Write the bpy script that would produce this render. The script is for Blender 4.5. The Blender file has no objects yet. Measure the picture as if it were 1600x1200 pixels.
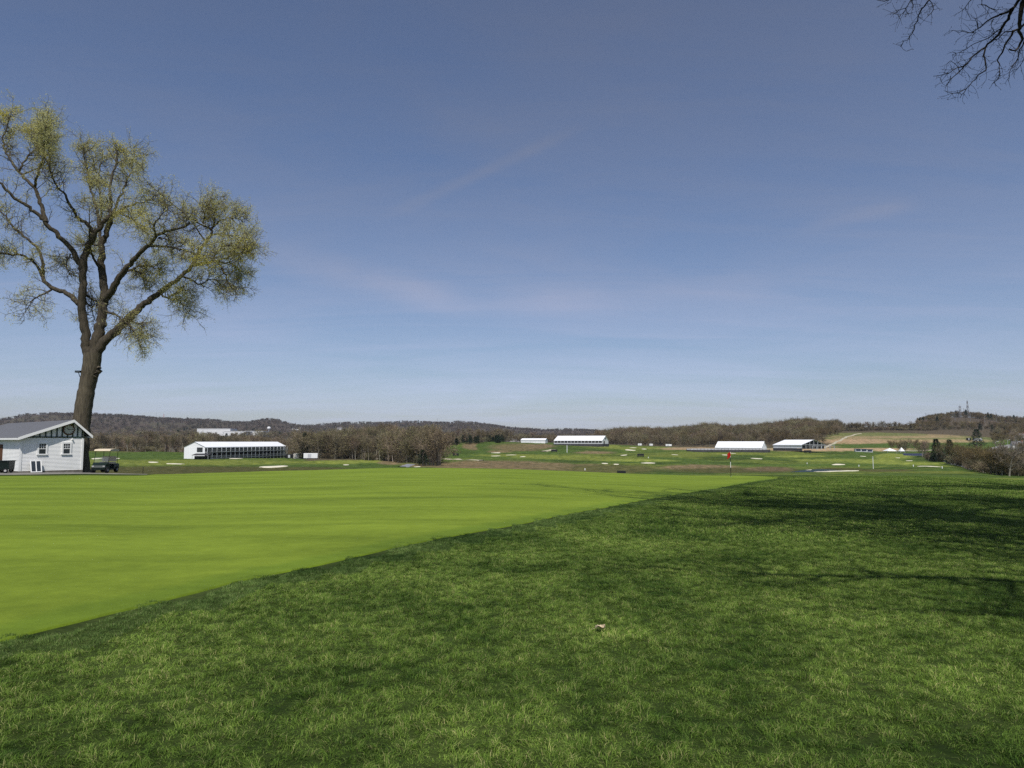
import bpy, math, random
import numpy as np
from mathutils import Vector, Matrix

# ------------------------------------------------------------------ camera, sky, sun, exposure
R = math.radians
random.seed(11)
rng = np.random.default_rng(11)
scene = bpy.context.scene
col = scene.collection

F = 1109.0                      # focal length in pixels of the 1600 px wide photograph
PITCH = math.atan(90 / F)       # the level line lies 90 px under the picture's centre
CP, SP = math.cos(PITCH), math.sin(PITCH)
EYE = 1.65
HAZE = 3.6e-5
SUN_EL = R(57)
SUN_AZ = R(-2)                   # sun behind the camera (towards -Y)

cam_d = bpy.data.cameras.new('camera')
cam = bpy.data.objects.new('camera', cam_d)
col.objects.link(cam)
cam.location = (0, 0, EYE)
cam.rotation_euler = (R(90) + PITCH, 0, 0)
cam_d.sensor_fit = 'HORIZONTAL'
cam_d.angle = 2 * math.atan(800 / F)
cam_d.clip_start = 0.1
cam_d.clip_end = 60000
scene.camera = cam

world = bpy.data.worlds.new('World')
scene.world = world
world.use_nodes = True
wn, wl = world.node_tree.nodes, world.node_tree.links
wn.clear()
w_out = wn.new('ShaderNodeOutputWorld')
w_bg = wn.new('ShaderNodeBackground')
w_bg.inputs['Strength'].default_value = 0.089
sky = wn.new('ShaderNodeTexSky')
sky.sky_type = 'NISHITA'
sky.sun_disc = False
sky.sun_elevation = SUN_EL
sky.sun_rotation = R(180) + SUN_AZ
sky.altitude = 0
sky.air_density = 1.0
sky.dust_density = 0.7
sky.ozone_density = 3.6
# thin cirrus veil over the whole sky: stretched noise on the sky direction
tc = wn.new('ShaderNodeTexCoord')
sep = wn.new('ShaderNodeSeparateXYZ')
wl.new(tc.outputs['Generated'], sep.inputs[0])
zc = wn.new('ShaderNodeMath'); zc.operation = 'ADD'; zc.inputs[1].default_value = 0.12
wl.new(sep.outputs['Z'], zc.inputs[0])
zm = wn.new('ShaderNodeMath'); zm.operation = 'MAXIMUM'; zm.inputs[1].default_value = 0.05
wl.new(zc.outputs[0], zm.inputs[0])
dv = wn.new('ShaderNodeVectorMath'); dv.operation = 'DIVIDE'
cmb = wn.new('ShaderNodeCombineXYZ')
for k in range(3):
    wl.new(zm.outputs[0], cmb.inputs[k])
wl.new(tc.outputs['Generated'], dv.inputs[0]); wl.new(cmb.outputs[0], dv.inputs[1])


def veil(scale, rot, sx, sy, lo, hi, detail=6, rough=.6, dist=.6):
    mp = wn.new('ShaderNodeMapping')
    mp.inputs['Rotation'].default_value = (0, 0, R(rot))
    mp.inputs['Scale'].default_value = (sx, sy, 0)
    wl.new(dv.outputs[0], mp.inputs[0])
    n = wn.new('ShaderNodeTexNoise')
    n.inputs['Scale'].default_value = scale
    n.inputs['Detail'].default_value = detail
    n.inputs['Roughness'].default_value = rough
    n.inputs['Distortion'].default_value = dist
    wl.new(mp.outputs[0], n.inputs['Vector'])
    r = wn.new('ShaderNodeMapRange')
    r.inputs['From Min'].default_value = lo; r.inputs['From Max'].default_value = hi
    wl.new(n.outputs['Fac'], r.inputs[0])
    return r


v1 = veil(.55, 14, 1.0, 2.2, .36, .74)
v2 = veil(1.0, -16, .45, 2.6, .46, .80, 9, .66, 1.0)
vs = wn.new('ShaderNodeMath'); vs.operation = 'MULTIPLY_ADD'
vs.inputs[1].default_value = .6
wl.new(v2.outputs[0], vs.inputs[0]); wl.new(v1.outputs[0], vs.inputs[2])
vm = wn.new('ShaderNodeMapRange')
vm.inputs['From Min'].default_value = 0; vm.inputs['From Max'].default_value = 1.4
vm.inputs['To Min'].default_value = .06; vm.inputs['To Max'].default_value = .62
wl.new(vs.outputs[0], vm.inputs[0])


def contrail(p, q, width, gain):
    """an old spreading vapour trail between two directions of the sky"""
    a, b = Vector(p).normalized(), Vector(q).normalized()
    n = a.cross(b).normalized(); t = (b - a).normalized()
    d1 = wn.new('ShaderNodeVectorMath'); d1.operation = 'DOT_PRODUCT'; d1.inputs[1].default_value = n
    d2 = wn.new('ShaderNodeVectorMath'); d2.operation = 'DOT_PRODUCT'; d2.inputs[1].default_value = t
    for d in (d1, d2): wl.new(tc.outputs['Generated'], d.inputs[0])
    ab = wn.new('ShaderNodeMath'); ab.operation = 'ABSOLUTE'; wl.new(d1.outputs['Value'], ab.inputs[0])
    nz = wn.new('ShaderNodeTexNoise'); nz.inputs['Scale'].default_value = 9; nz.inputs['Detail'].default_value = 5
    wl.new(tc.outputs['Generated'], nz.inputs['Vector'])
    m1 = wn.new('ShaderNodeMapRange'); m1.interpolation_type = 'SMOOTHSTEP'
    m1.inputs['From Min'].default_value = width; m1.inputs['From Max'].default_value = 0
    wl.new(ab.outputs[0], m1.inputs[0])
    lo, hi = a.dot(t), b.dot(t)
    m2 = wn.new('ShaderNodeMapRange'); m2.interpolation_type = 'SMOOTHSTEP'
    m2.inputs['From Min'].default_value = lo; m2.inputs['From Max'].default_value = lo + (hi - lo) * .3
    m3 = wn.new('ShaderNodeMapRange'); m3.interpolation_type = 'SMOOTHSTEP'
    m3.inputs['From Min'].default_value = hi; m3.inputs['From Max'].default_value = hi - (hi - lo) * .3
    out = m1.outputs[0]
    for m in (m2, m3): wl.new(d2.outputs['Value'], m.inputs[0])
    for o in (m2.outputs[0], m3.outputs[0], nz.outputs['Fac']):
        x = wn.new('ShaderNodeMath'); x.operation = 'MULTIPLY'; wl.new(out, x.inputs[0]); wl.new(o, x.inputs[1]); out = x.outputs[0]
    g = wn.new('ShaderNodeMath'); g.operation = 'MULTIPLY'; g.inputs[1].default_value = gain; wl.new(out, g.inputs[0])
    return g.outputs[0]


veil_out = vm.outputs[0]
for tr in (contrail((-.21, 1.0, .31), (.13, 1.0, .47), .013, .50), contrail((.40, 1.0, .305), (.60, 1.0, .345), .015, .50), contrail((-.40, 1, .28), (-.02, 1, .185), .034, .75), contrail((-.1, 1, .20), (.45, 1, .215), .032, .7)):
    x = wn.new('ShaderNodeMath'); x.operation = 'ADD'; wl.new(veil_out, x.inputs[0]); wl.new(tr, x.inputs[1]); veil_out = x.outputs[0]
bwn = wn.new('ShaderNodeRGBToBW')
wl.new(sky.outputs[0], bwn.inputs[0])
cl = wn.new('ShaderNodeVectorMath'); cl.operation = 'SCALE'
cl.inputs[0].default_value = (.88, 1.01, 1.30)
wl.new(bwn.outputs[0], cl.inputs['Scale'])
cl2 = wn.new('ShaderNodeVectorMath'); cl2.operation = 'SCALE'; cl2.inputs['Scale'].default_value = 1.32
wl.new(cl.outputs[0], cl2.inputs[0])
mixw = wn.new('ShaderNodeMix'); mixw.data_type = 'RGBA'
wl.new(veil_out, mixw.inputs['Factor'])
wl.new(sky.outputs[0], mixw.inputs['A']); wl.new(cl2.outputs[0], mixw.inputs['B'])
wbal = wn.new('ShaderNodeVectorMath'); wbal.operation = 'MULTIPLY'; wbal.inputs[1].default_value = (.985, .965, 1.055)
wl.new(mixw.outputs['Result'], wbal.inputs[0])
wl.new(wbal.outputs[0], w_bg.inputs['Color'])
wl.new(w_bg.outputs[0], w_out.inputs[0])

sun_d = bpy.data.lights.new('sun', 'SUN')
sun_d.energy = 4.5
sun_d.angle = R(0.53)
sun_d.color = (1.0, .97, .92)
sun = bpy.data.objects.new('sun', sun_d)
col.objects.link(sun)
sdir = Vector((math.sin(SUN_AZ) * math.cos(SUN_EL), -math.cos(SUN_AZ) * math.cos(SUN_EL), math.sin(SUN_EL)))
sun.location = sdir * 80
sun.rotation_euler = sdir.to_track_quat('Z', 'Y').to_euler()

scene.view_settings.view_transform = 'Standard'
scene.view_settings.look = 'None'
scene.view_settings.exposure = 0.0
scene.view_settings.gamma = 1.0
scene.view_settings.use_curve_mapping = False
scene.render.engine = 'CYCLES'
cy = scene.cycles
cy.max_bounces = 5; cy.diffuse_bounces = 3; cy.glossy_bounces = 2
cy.transmission_bounces = 3; cy.volume_bounces = 0; cy.transparent_max_bounces = 6
cy.use_denoising = False
cy.caustics_reflective = False; cy.caustics_refractive = False
cy.sample_clamp_indirect = 3; cy.sample_clamp_direct = 6

# ------------------------------------------------------------------ helpers


def slope(u, v):
    """ray through a pixel: metres to the right and up for each metre of depth"""
    a, b = (u - 800) / F, (600 - v) / F
    y = CP - b * SP
    return a / y, (SP + b * CP) / y


def at(u, v, d):
    ax, az = slope(u, v)
    return Vector((ax * d, d, EYE + az * d))


def project(x, y, z):
    """world arrays -> pixel coordinates in the photograph"""
    zz = z - EYE
    dep = y * CP + zz * SP
    up = -y * SP + zz * CP
    dep = np.where(dep > .01, dep, .01)
    return 800 + F * x / dep, 600 - F * up / dep


def smoothstep(a, b, x):
    t = np.clip((x - a) / (b - a), 0, 1)
    return t * t * (3 - 2 * t)


def vnoise(x, y, seed=0):
    xi, yi = np.floor(x).astype(np.int64), np.floor(y).astype(np.int64)
    xf, yf = x - xi, y - yi

    def h(i, j):
        n = (i * 374761393 + j * 668265263 + seed * 982451653) & 0xFFFFFFFF
        n = ((n ^ (n >> 13)) * 1274126177) & 0xFFFFFFFF
        return ((n ^ (n >> 16)) & 0xFFFF) / 65535.0
    sx, sy = xf * xf * (3 - 2 * xf), yf * yf * (3 - 2 * yf)
    a = h(xi, yi) * (1 - sx) + h(xi + 1, yi) * sx
    b = h(xi, yi + 1) * (1 - sx) + h(xi + 1, yi + 1) * sx
    return a * (1 - sy) + b * sy


def fbm(x, y, seed=0, octv=4):
    s, a, t = 0, .5, 0
    for k in range(octv):
        s = s + a * vnoise(x * 2 ** k, y * 2 ** k, seed + k)
        t += a
        a *= .5
    return s / t


def mesh_np(name, V, quads=None, tris=None, mats=(), mat_idx=None, smooth=False):
    me = bpy.data.meshes.new(name)
    V = np.asarray(V, np.float32).reshape(-1, 3)
    q = np.zeros((0, 4), np.int32) if quads is None else np.asarray(quads, np.int32).reshape(-1, 4)
    t = np.zeros((0, 3), np.int32) if tris is None else np.asarray(tris, np.int32).reshape(-1, 3)
    me.vertices.add(len(V)); me.vertices.foreach_set('co', V.ravel())
    loops = np.concatenate([q.ravel(), t.ravel()])
    me.loops.add(len(loops)); me.loops.foreach_set('vertex_index', loops)
    me.polygons.add(len(q) + len(t))
    starts = np.concatenate([np.arange(len(q)) * 4, len(q) * 4 + np.arange(len(t)) * 3]).astype(np.int32)
    me.polygons.foreach_set('loop_start', starts)
    if mat_idx is not None:
        me.polygons.foreach_set('material_index', np.asarray(mat_idx, np.int32))
    me.polygons.foreach_set('use_smooth', np.full(len(q) + len(t), smooth))
    for m in mats:
        me.materials.append(m)
    me.update(calc_edges=True)
    me.validate()
    return me


def link(name, data, parent=None, loc=None, rotz=None):
    o = bpy.data.objects.new(name, data)
    col.objects.link(o)
    if parent is not None:
        o.parent = parent
    if loc is not None:
        o.location = loc
    if rotz is not None:
        o.rotation_euler = (0, 0, rotz)
    return o


def tag(o, label=None, cat=None, group=None, kind=None):
    if label: o['label'] = label
    if cat: o['category'] = cat
    if group: o['group'] = group
    if kind: o['kind'] = kind
    return o


def thing(name, label, cat, loc=(0, 0, 0), rotz=0.0, group=None):
    return tag(link(name, None, None, loc, rotz), label, cat, group)


def copy_tree(o, parent=None):
    c = o.copy()
    col.objects.link(c)
    c.parent = parent
    for ch in o.children:
        copy_tree(ch, c)
    return c


class MB:
    """collects shapes of one part"""

    def __init__(s):
        s.V, s.Q, s.T, s.n = [], [], [], 0

    def add(s, V, Q=None, T=None):
        V = np.asarray(V, float).reshape(-1, 3)
        if Q is not None and len(Q): s.Q.append(np.asarray(Q, np.int64).reshape(-1, 4) + s.n)
        if T is not None and len(T): s.T.append(np.asarray(T, np.int64).reshape(-1, 3) + s.n)
        s.V.append(V); s.n += len(V)
        return s

    def box(s, x0, x1, y0, y1, z0, z1, m=None):
        V = np.array([(x, y, z) for z in (z0, z1) for y in (y0, y1) for x in (x0, x1)], float)
        if m is not None:
            V = np.array([m @ Vector(v) for v in V])
        return s.add(V, [(0, 2, 3, 1), (4, 5, 7, 6), (0, 1, 5, 4), (2, 6, 7, 3), (0, 4, 6, 2), (1, 3, 7, 5)])

    def prism(s, prof, x0, x1):
        """(y,z) outline pushed along x"""
        n = len(prof)
        V = [(x0, y, z) for y, z in prof] + [(x1, y, z) for y, z in prof]
        s.add(V, [(i, (i + 1) % n, n + (i + 1) % n, n + i) for i in range(n)])
        b = s.n - 2 * n
        for k in range(1, n - 1):
            s.T.append(np.array([(b, b + k + 1, b + k), (b + n, b + n + k, b + n + k + 1)]))
        return s

    def bar(s, a, b, w, h=None):
        a, b = Vector(a), Vector(b)
        d = b - a
        L = d.length
        q = d.to_track_quat('X', 'Z').to_matrix().to_4x4()
        h = h or w
        return s.box(0, L, -w / 2, w / 2, -h / 2, h / 2, Matrix.Translation(a) @ q)

    def tube(s, P, rad, n=6, cap=False):
        P = np.asarray(P, float)
        k = len(P)
        rad = np.broadcast_to(np.asarray(rad, float), (k,))
        D = np.gradient(P, axis=0)
        D /= np.linalg.norm(D, axis=1, keepdims=True) + 1e-9
        up = np.array([0, 0, 1.0]) if abs(D[0][2]) < .9 else np.array([1.0, 0, 0])
        A = np.cross(D, up); A /= np.linalg.norm(A, axis=1, keepdims=True) + 1e-9
        B = np.cross(D, A)
        t = np.arange(n) * 2 * np.pi / n
        V = P[:, None, :] + rad[:, None, None] * (np.cos(t)[None, :, None] * A[:, None, :] + np.sin(t)[None, :, None] * B[:, None, :])
        i = np.arange(k - 1)[:, None] * n; j = np.arange(n)[None, :]; j2 = (j + 1) % n
        Q = np.stack([i + j, i + j2, i + n + j2, i + n + j], -1).reshape(-1, 4)
        s.add(V.reshape(-1, 3), Q)
        if cap:
            b = s.n - k * n
            for m in range(1, n - 1):
                s.T.append(np.array([(b, b + m, b + m + 1), (b + (k - 1) * n, b + (k - 1) * n + m + 1, b + (k - 1) * n + m)]))
        return s

    def lathe(s, prof, n=16, c=(0, 0, 0), axis='Z'):
        t = np.arange(n) * 2 * np.pi / n
        V = []
        for r, z in prof:
            a, b, zz = r * np.cos(t), r * np.sin(t), np.full(n, z)
            V.append(np.stack({'Z': (a, b, zz), 'Y': (a, zz, b), 'X': (zz, a, b)}[axis], -1))
        V = np.concatenate(V) + np.array(c)
        k = len(prof)
        i = np.arange(k - 1)[:, None] * n; j = np.arange(n)[None, :]; j2 = (j + 1) % n
        return s.add(V, np.stack([i + j, i + j2, i + n + j2, i + n + j], -1).reshape(-1, 4))

    def mesh(s, name, mat, smooth=False):
        return mesh_np(name, np.concatenate(s.V), np.concatenate(s.Q) if s.Q else None,
                       np.concatenate(s.T) if s.T else None, (mat,), None, smooth)

    def build(s, name, mat, parent=None, loc=None, rotz=None, smooth=False):
        return link(name, s.mesh(name, mat, smooth), parent, loc, rotz)


# ------------------------------------------------------------------ materials
MATS = {}


def mat(name, color, rough=.7, spec=.3, var=.15, scale=4.0, bump=0.0, metal=0.0, color2=None, obj_var=0.0,
        stretch=(1, 1, 1), trans=0.0, detail=4, bump_dist=.02):
    if name in MATS:
        return MATS[name]
    m = bpy.data.materials.new(name)
    m.use_nodes = True
    nt = m.node_tree
    N, L = nt.nodes, nt.links
    bs = N['Principled BSDF']
    bs.inputs['Roughness'].default_value = rough
    bs.inputs['Specular IOR Level'].default_value = spec
    bs.inputs['Metallic'].default_value = metal
    co = N.new('ShaderNodeTexCoord')
    mp = N.new('ShaderNodeMapping'); mp.inputs['Scale'].default_value = stretch
    L.new(co.outputs['Object'], mp.inputs[0])
    nz = N.new('ShaderNodeTexNoise')
    nz.inputs['Scale'].default_value = scale; nz.inputs['Detail'].default_value = detail
    L.new(mp.outputs[0], nz.inputs['Vector'])
    mx = N.new('ShaderNodeMix'); mx.data_type = 'RGBA'
    c2 = color2 or tuple(c * (1 - 2 * var) for c in color)
    c1 = color if color2 else tuple(min(1, c * (1 + var)) for c in color)
    mx.inputs['A'].default_value = (*c2, 1); mx.inputs['B'].default_value = (*c1, 1)
    rp = N.new('ShaderNodeMapRange')
    rp.inputs['From Min'].default_value = .3; rp.inputs['From Max'].default_value = .7
    L.new(nz.outputs['Fac'], rp.inputs[0]); L.new(rp.outputs[0], mx.inputs['Factor'])
    out = mx.outputs['Result']
    if obj_var:
        oi = N.new('ShaderNodeObjectInfo')
        hs = N.new('ShaderNodeHueSaturation')
        a = N.new('ShaderNodeMapRange'); a.inputs['To Min'].default_value = 1 - obj_var; a.inputs['To Max'].default_value = 1 + obj_var
        b = N.new('ShaderNodeMapRange'); b.inputs['To Min'].default_value = .5 - .05 * obj_var; b.inputs['To Max'].default_value = .5 + .09 * obj_var
        wn_ = N.new('ShaderNodeTexWhiteNoise'); wn_.noise_dimensions = '1D'
        L.new(oi.outputs['Random'], wn_.inputs['W'])
        L.new(oi.outputs['Random'], a.inputs[0]); L.new(wn_.outputs['Value'], b.inputs[0])
        L.new(a.outputs[0], hs.inputs['Value']); L.new(b.outputs[0], hs.inputs['Hue']); L.new(out, hs.inputs['Color'])
        out = hs.outputs[0]
    L.new(out, bs.inputs['Base Color'])
    if bump:
        bp = N.new('ShaderNodeBump'); bp.inputs['Strength'].default_value = bump; bp.inputs['Distance'].default_value = bump_dist
        L.new(nz.outputs['Fac'], bp.inputs['Height']); L.new(bp.outputs[0], bs.inputs['Normal'])
    if trans:
        tr = N.new('ShaderNodeBsdfTranslucent'); L.new(out, tr.inputs[0])
        ms = N.new('ShaderNodeMixShader'); ms.inputs[0].default_value = trans
        L.new(bs.outputs[0], ms.inputs[1]); L.new(tr.outputs[0], ms.inputs[2])
        L.new(ms.outputs[0], N['Material Output'].inputs[0])
    MATS[name] = m
    return m

# ------------------------------------------------------------------ terrain: one sheet to the horizon
# each column: (depth in metres, pixel row at which that ground shows) along one direction
COLS = {
    -400: [(50, 742), (56, 738), (64, 739), (100, 748), (200, 741), (260, 733), (340, 716), (420, 706), (500, 708), (700, 706), (1200, 698), (1700, 690), (2200, 684)],
    0: [(50, 742), (56, 738), (64, 739), (90, 749), (140, 751), (200, 741), (250, 733), (330, 716), (400, 707), (450, 704), (500, 708), (700, 706), (1200, 698), (1700, 688), (2200, 682)],
    130: [(50, 742), (57, 738), (66, 739), (95, 750), (145, 750), (200, 740), (245, 732), (310, 720), (370, 712), (420, 706), (450, 704), (500, 708), (700, 706), (1200, 697), (1700, 686), (2200, 681)],
    250: [(56, 741), (66, 743), (100, 752), (150, 748), (200, 738), (240, 731), (300, 722), (350, 714), (400, 708), (450, 706), (500, 708), (800, 704), (1200, 694), (1600, 681), (2200, 679)],
    400: [(58, 737), (75, 744), (110, 752), (150, 747), (200, 738), (240, 730), (290, 724), (350, 718.5), (400, 716), (450, 713.5), (520, 710), (800, 704), (1200, 694), (1600, 681), (2200, 679)],
    480: [(59, 735), (75, 742), (110, 752), (150, 747), (220, 733), (260, 726), (310, 722), (360, 719), (420, 716), (470, 712), (600, 708), (900, 702), (1500, 688), (2200, 682)],
    600: [(61, 731.5), (75, 738), (95, 746), (130, 752), (180, 742), (230, 732), (260, 728), (300, 725.5), (340, 723), (400, 718), (500, 706), (600, 694), (700, 688), (900, 689), (1500, 689), (2200, 684)],
    690: [(62, 731), (75, 738), (95, 746), (130, 750), (180, 742), (230, 735), (270, 731), (310, 726), (360, 720), (420, 715), (500, 709), (560, 703), (640, 695), (700, 690), (900, 690), (1500, 688), (2200, 682)],
    780: [(61, 732.5), (75, 738), (95, 745), (130, 748), (180, 742), (230, 736), (270, 731), (310, 723), (350, 719), (420, 713), (500, 705), (560, 697), (620, 691), (680, 690), (900, 692), (1500, 690), (2200, 684)],
    900: [(60, 737), (75, 742), (110, 749), (180, 744), (230, 740), (270, 735), (310, 726), (350, 720), (420, 711), (500, 703), (560, 697), (610, 694), (700, 693), (900, 694), (1500, 691), (2200, 686)],
    1000: [(60, 741.5), (75, 745), (120, 749), (180, 745), (230, 741), (270, 735), (310, 727), (350, 721), (420, 712), (500, 706), (560, 701), (640, 698), (760, 696), (850, 689), (950, 682), (1100, 680), (1500, 684), (2200, 684)],
    1050: [(62, 742), (80, 746), (125, 748.5), (190, 744.5), (240, 740), (280, 735), (320, 727), (400, 715), (480, 707.5), (540, 703), (640, 700), (740, 697), (850, 693), (1000, 686), (1100, 684), (1500, 684), (2200, 684)],
    1150: [(65, 743), (88, 745.5), (135, 747), (200, 743.5), (255, 739.5), (295, 735), (335, 728.5), (400, 719), (480, 709.5), (540, 704), (640, 701), (720, 698), (800, 692), (900, 685), (1000, 680), (1100, 679), (1500, 681), (2200, 684)],
    1255: [(68, 742.3), (95, 744.5), (145, 744.7), (205, 742), (260, 738), (305, 733.5), (350, 727.5), (415, 719), (490, 710), (545, 704.3), (630, 701), (710, 696), (800, 684), (900, 673), (980, 668), (1100, 668), (1500, 679), (2200, 684)],
    1100: [(64, 743), (85, 746), (130, 748), (200, 744), (250, 740), (290, 735), (330, 728), (400, 718), (480, 709), (540, 704), (640, 701), (720, 698), (800, 691), (900, 682), (1000, 676), (1100, 675), (1500, 680), (2200, 684)],
    1200: [(66, 742.5), (90, 745), (140, 746), (200, 743), (260, 739), (300, 735), (340, 729), (400, 720), (480, 710), (540, 704), (620, 702), (700, 697), (800, 689), (900, 681), (980, 677), (1100, 676), (1500, 680), (2200, 684)],
    1300: [(70, 742), (100, 744), (150, 743.5), (210, 741), (260, 737), (310, 732), (360, 726), (430, 718), (500, 710), (550, 704.5), (640, 700), (720, 695), (800, 686), (900, 678), (980, 674), (1100, 672), (1500, 678), (2200, 684)],
    1400: [(75, 742.5), (110, 743), (160, 741.5), (210, 739), (260, 735), (310, 729), (370, 722), (440, 715), (500, 709), (550, 705.5), (650, 699), (750, 690), (850, 681), (950, 674), (1020, 671.5), (1200, 668), (1500, 668), (2200, 680)],
    1500: [(60, 748), (90, 745.5), (140, 744), (190, 740), (230, 736.5), (270, 732), (320, 726), (380, 719), (450, 713), (560, 706), (680, 698), (800, 688), (950, 675), (1020, 672), (1150, 664), (1250, 654), (1340, 648), (1450, 650), (1800, 664), (2200, 676)],
    1600: [(60, 752), (100, 749), (160, 747), (210, 745.5), (260, 744), (300, 741), (350, 735), (450, 722), (600, 707), (750, 697), (900, 684), (1050, 674), (1200, 667), (1350, 660), (1500, 661), (2200, 672)],
    2000: [(60, 756), (100, 752), (160, 749), (210, 747), (260, 745), (300, 741), (350, 735), (450, 722), (600, 707), (750, 699), (900, 690), (1200, 676), (1500, 672), (2200, 678)],
}
# skyline of the far ridge (ground, under its trees)
RIDGE = [(-400, 668), (-60, 664), (0, 660), (30, 653), (65, 649), (130, 648), (200, 651), (250, 655), (300, 657), (330, 659), (375, 664),
         (395, 663), (420, 659), (440, 662), (455, 667), (480, 669), (505, 667), (560, 665), (620, 664), (680, 663), (720, 662), (760, 665),
         (800, 671), (850, 675), (880, 674), (920, 674), (950, 677), (1000, 680), (1100, 682), (2000, 680)]

TH = np.radians(np.arange(-60, 60.001, .1))
RR = np.concatenate([np.geomspace(.6, 60, 44)[:-1], np.geomspace(60, 1000, 190)[:-1], np.geomspace(1000, 9500, 90)])
LR = np.log(RR)


def build_heights():
    us = sorted(COLS)
    prof = []
    for u in us:
        rs, zs = [.3], [0.0]
        d0, v0 = COLS[u][0]
        a0 = slope(u, v0)[0]
        z0 = at(u, v0, d0).z
        for fr in (.1, .25, .45, .65, .83):
            rs.append(d0 * fr * math.hypot(1, a0)); zs.append(z0 * fr ** 1.12)
        for d, v in COLS[u]:
            p = at(u, v, d)
            rs.append(math.hypot(p.x, p.y)); zs.append(p.z)
        d2, v2 = COLS[u][-1]
        vr = float(np.interp(u, [r[0] for r in RIDGE], [r[1] for r in RIDGE]))
        prof.append(np.interp(LR, np.log(rs), zs))
    prof = np.array(prof)
    thc = np.array([math.atan(slope(u, 730)[0]) for u in us])
    Z = np.array([np.interp(TH, thc, prof[:, j]) for j in range(len(RR))]).T
    # far ridge
    thr = np.array([math.atan(slope(u, 670)[0]) for u, v in RIDGE])
    slo = np.array([slope(u, v)[1] * math.cos(math.atan(slope(u, v)[0])) for u, v in RIDGE])
    sl = np.interp(TH, thr, slo)

    def smooth(A, sig, axis):
        h = int(sig * 3) + 1
        k = np.exp(-.5 * (np.arange(-h, h + 1) / sig) ** 2); k /= k.sum()
        pad = [(0, 0), (0, 0)]; pad[axis] = (h, h)
        B = np.pad(A, pad, mode='edge')
        return np.apply_along_axis(lambda r: np.convolve(r, k, 'valid'), axis, B)
    Z = smooth(Z, 6, 0)
    Z = smooth(Z, 1.6, 1)
    zr = np.convolve(np.pad(sl, 3, mode='edge'), np.ones(7) / 7, 'valid')[:, None] * 3650 + EYE
    i0 = np.searchsorted(RR, 2150)
    zb = Z[:, i0:i0 + 1]
    t = smoothstep(2150, 3550, RR)[None, :]
    fall = 1 - .75 * smoothstep(4000, 8000, RR)[None, :]
    Z = np.where(RR[None, :] > 2150, zb + (zr - zb) * t * fall, Z)
    return Z


ZG = build_heights()
# small swells, growing with distance
_X = np.sin(TH)[:, None] * RR[None, :]; _Y = np.cos(TH)[:, None] * RR[None, :]
ZG += (fbm(_X / 26 + 7, _Y / 26, 3) - .5) * 2.6 * smoothstep(150, 330, RR)[None, :] * (1 - smoothstep(900, 1500, RR))[None, :]
ZG += (fbm(_X / 11 + 3, _Y / 11 + 5, 23, 3) - .5) * .16 * smoothstep(8, 25, RR)[None, :] * (1 - smoothstep(60, 80, RR))[None, :]
ZG += (fbm(_X / 260 + 7, _Y / 260, 9) - .5) * 26 * smoothstep(2000, 3000, RR)[None, :]


def ground_z(x, y):
    x, y = np.asarray(x, float), np.asarray(y, float)
    th = np.clip(np.arctan2(x, y), TH[0], TH[-1] - 1e-6)
    r = np.clip(np.hypot(x, y), RR[0], RR[-1] - 1)
    fi = (th - TH[0]) / (TH[1] - TH[0]); i = np.minimum(fi.astype(int), len(TH) - 2); fi = fi - i
    j = np.clip(np.searchsorted(LR, np.log(r)) - 1, 0, len(LR) - 2)
    fj = (r - RR[j]) / (RR[j + 1] - RR[j])
    return (ZG[i, j] * (1 - fi) + ZG[i + 1, j] * fi) * (1 - fj) + (ZG[i, j + 1] * (1 - fi) + ZG[i + 1, j + 1] * fi) * fj


_DS = np.geomspace(2.5, 3500, 3000)


def hit(u, v, dmin=2.5):
    """where the ray through a pixel meets the ground, first time beyond dmin"""
    ax, az = slope(u, v)
    d = _DS[_DS >= dmin]
    g = ground_z(ax * d, d) - (EYE + az * d)
    k = np.nonzero(g > 0)[0]
    if len(k) == 0:
        k = [int(np.argmax(g))]
    k = max(k[0], 1)
    t = g[k - 1] / (g[k - 1] - g[k]) if g[k] > 0 > g[k - 1] else 1
    dd = d[k - 1] + (d[k] - d[k - 1]) * t
    return Vector((ax * dd, dd, float(ground_z(ax * dd, dd))))


def on_ground(x, y, dz=0.0):
    return Vector((x, y, float(ground_z(x, y)) + dz))


def spot(u, d, dz=0.0):
    """a place at depth d in the direction of pixel column u"""
    return on_ground(slope(u, 700)[0] * d, d, dz)


ROUGH = np.array((.062, .104, .020))
FAIR = np.array((.165, .205, .040))
NATIVE = np.array((.085, .088, .030))
FESCUE = np.array((.165, .132, .070))
DIRT = np.array((.36, .27, .155))
WOODF = np.array((.085, .072, .045))
FOREST = np.array((.070, .058, .046))
MEADOW = np.array((.125, .145, .050))

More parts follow.
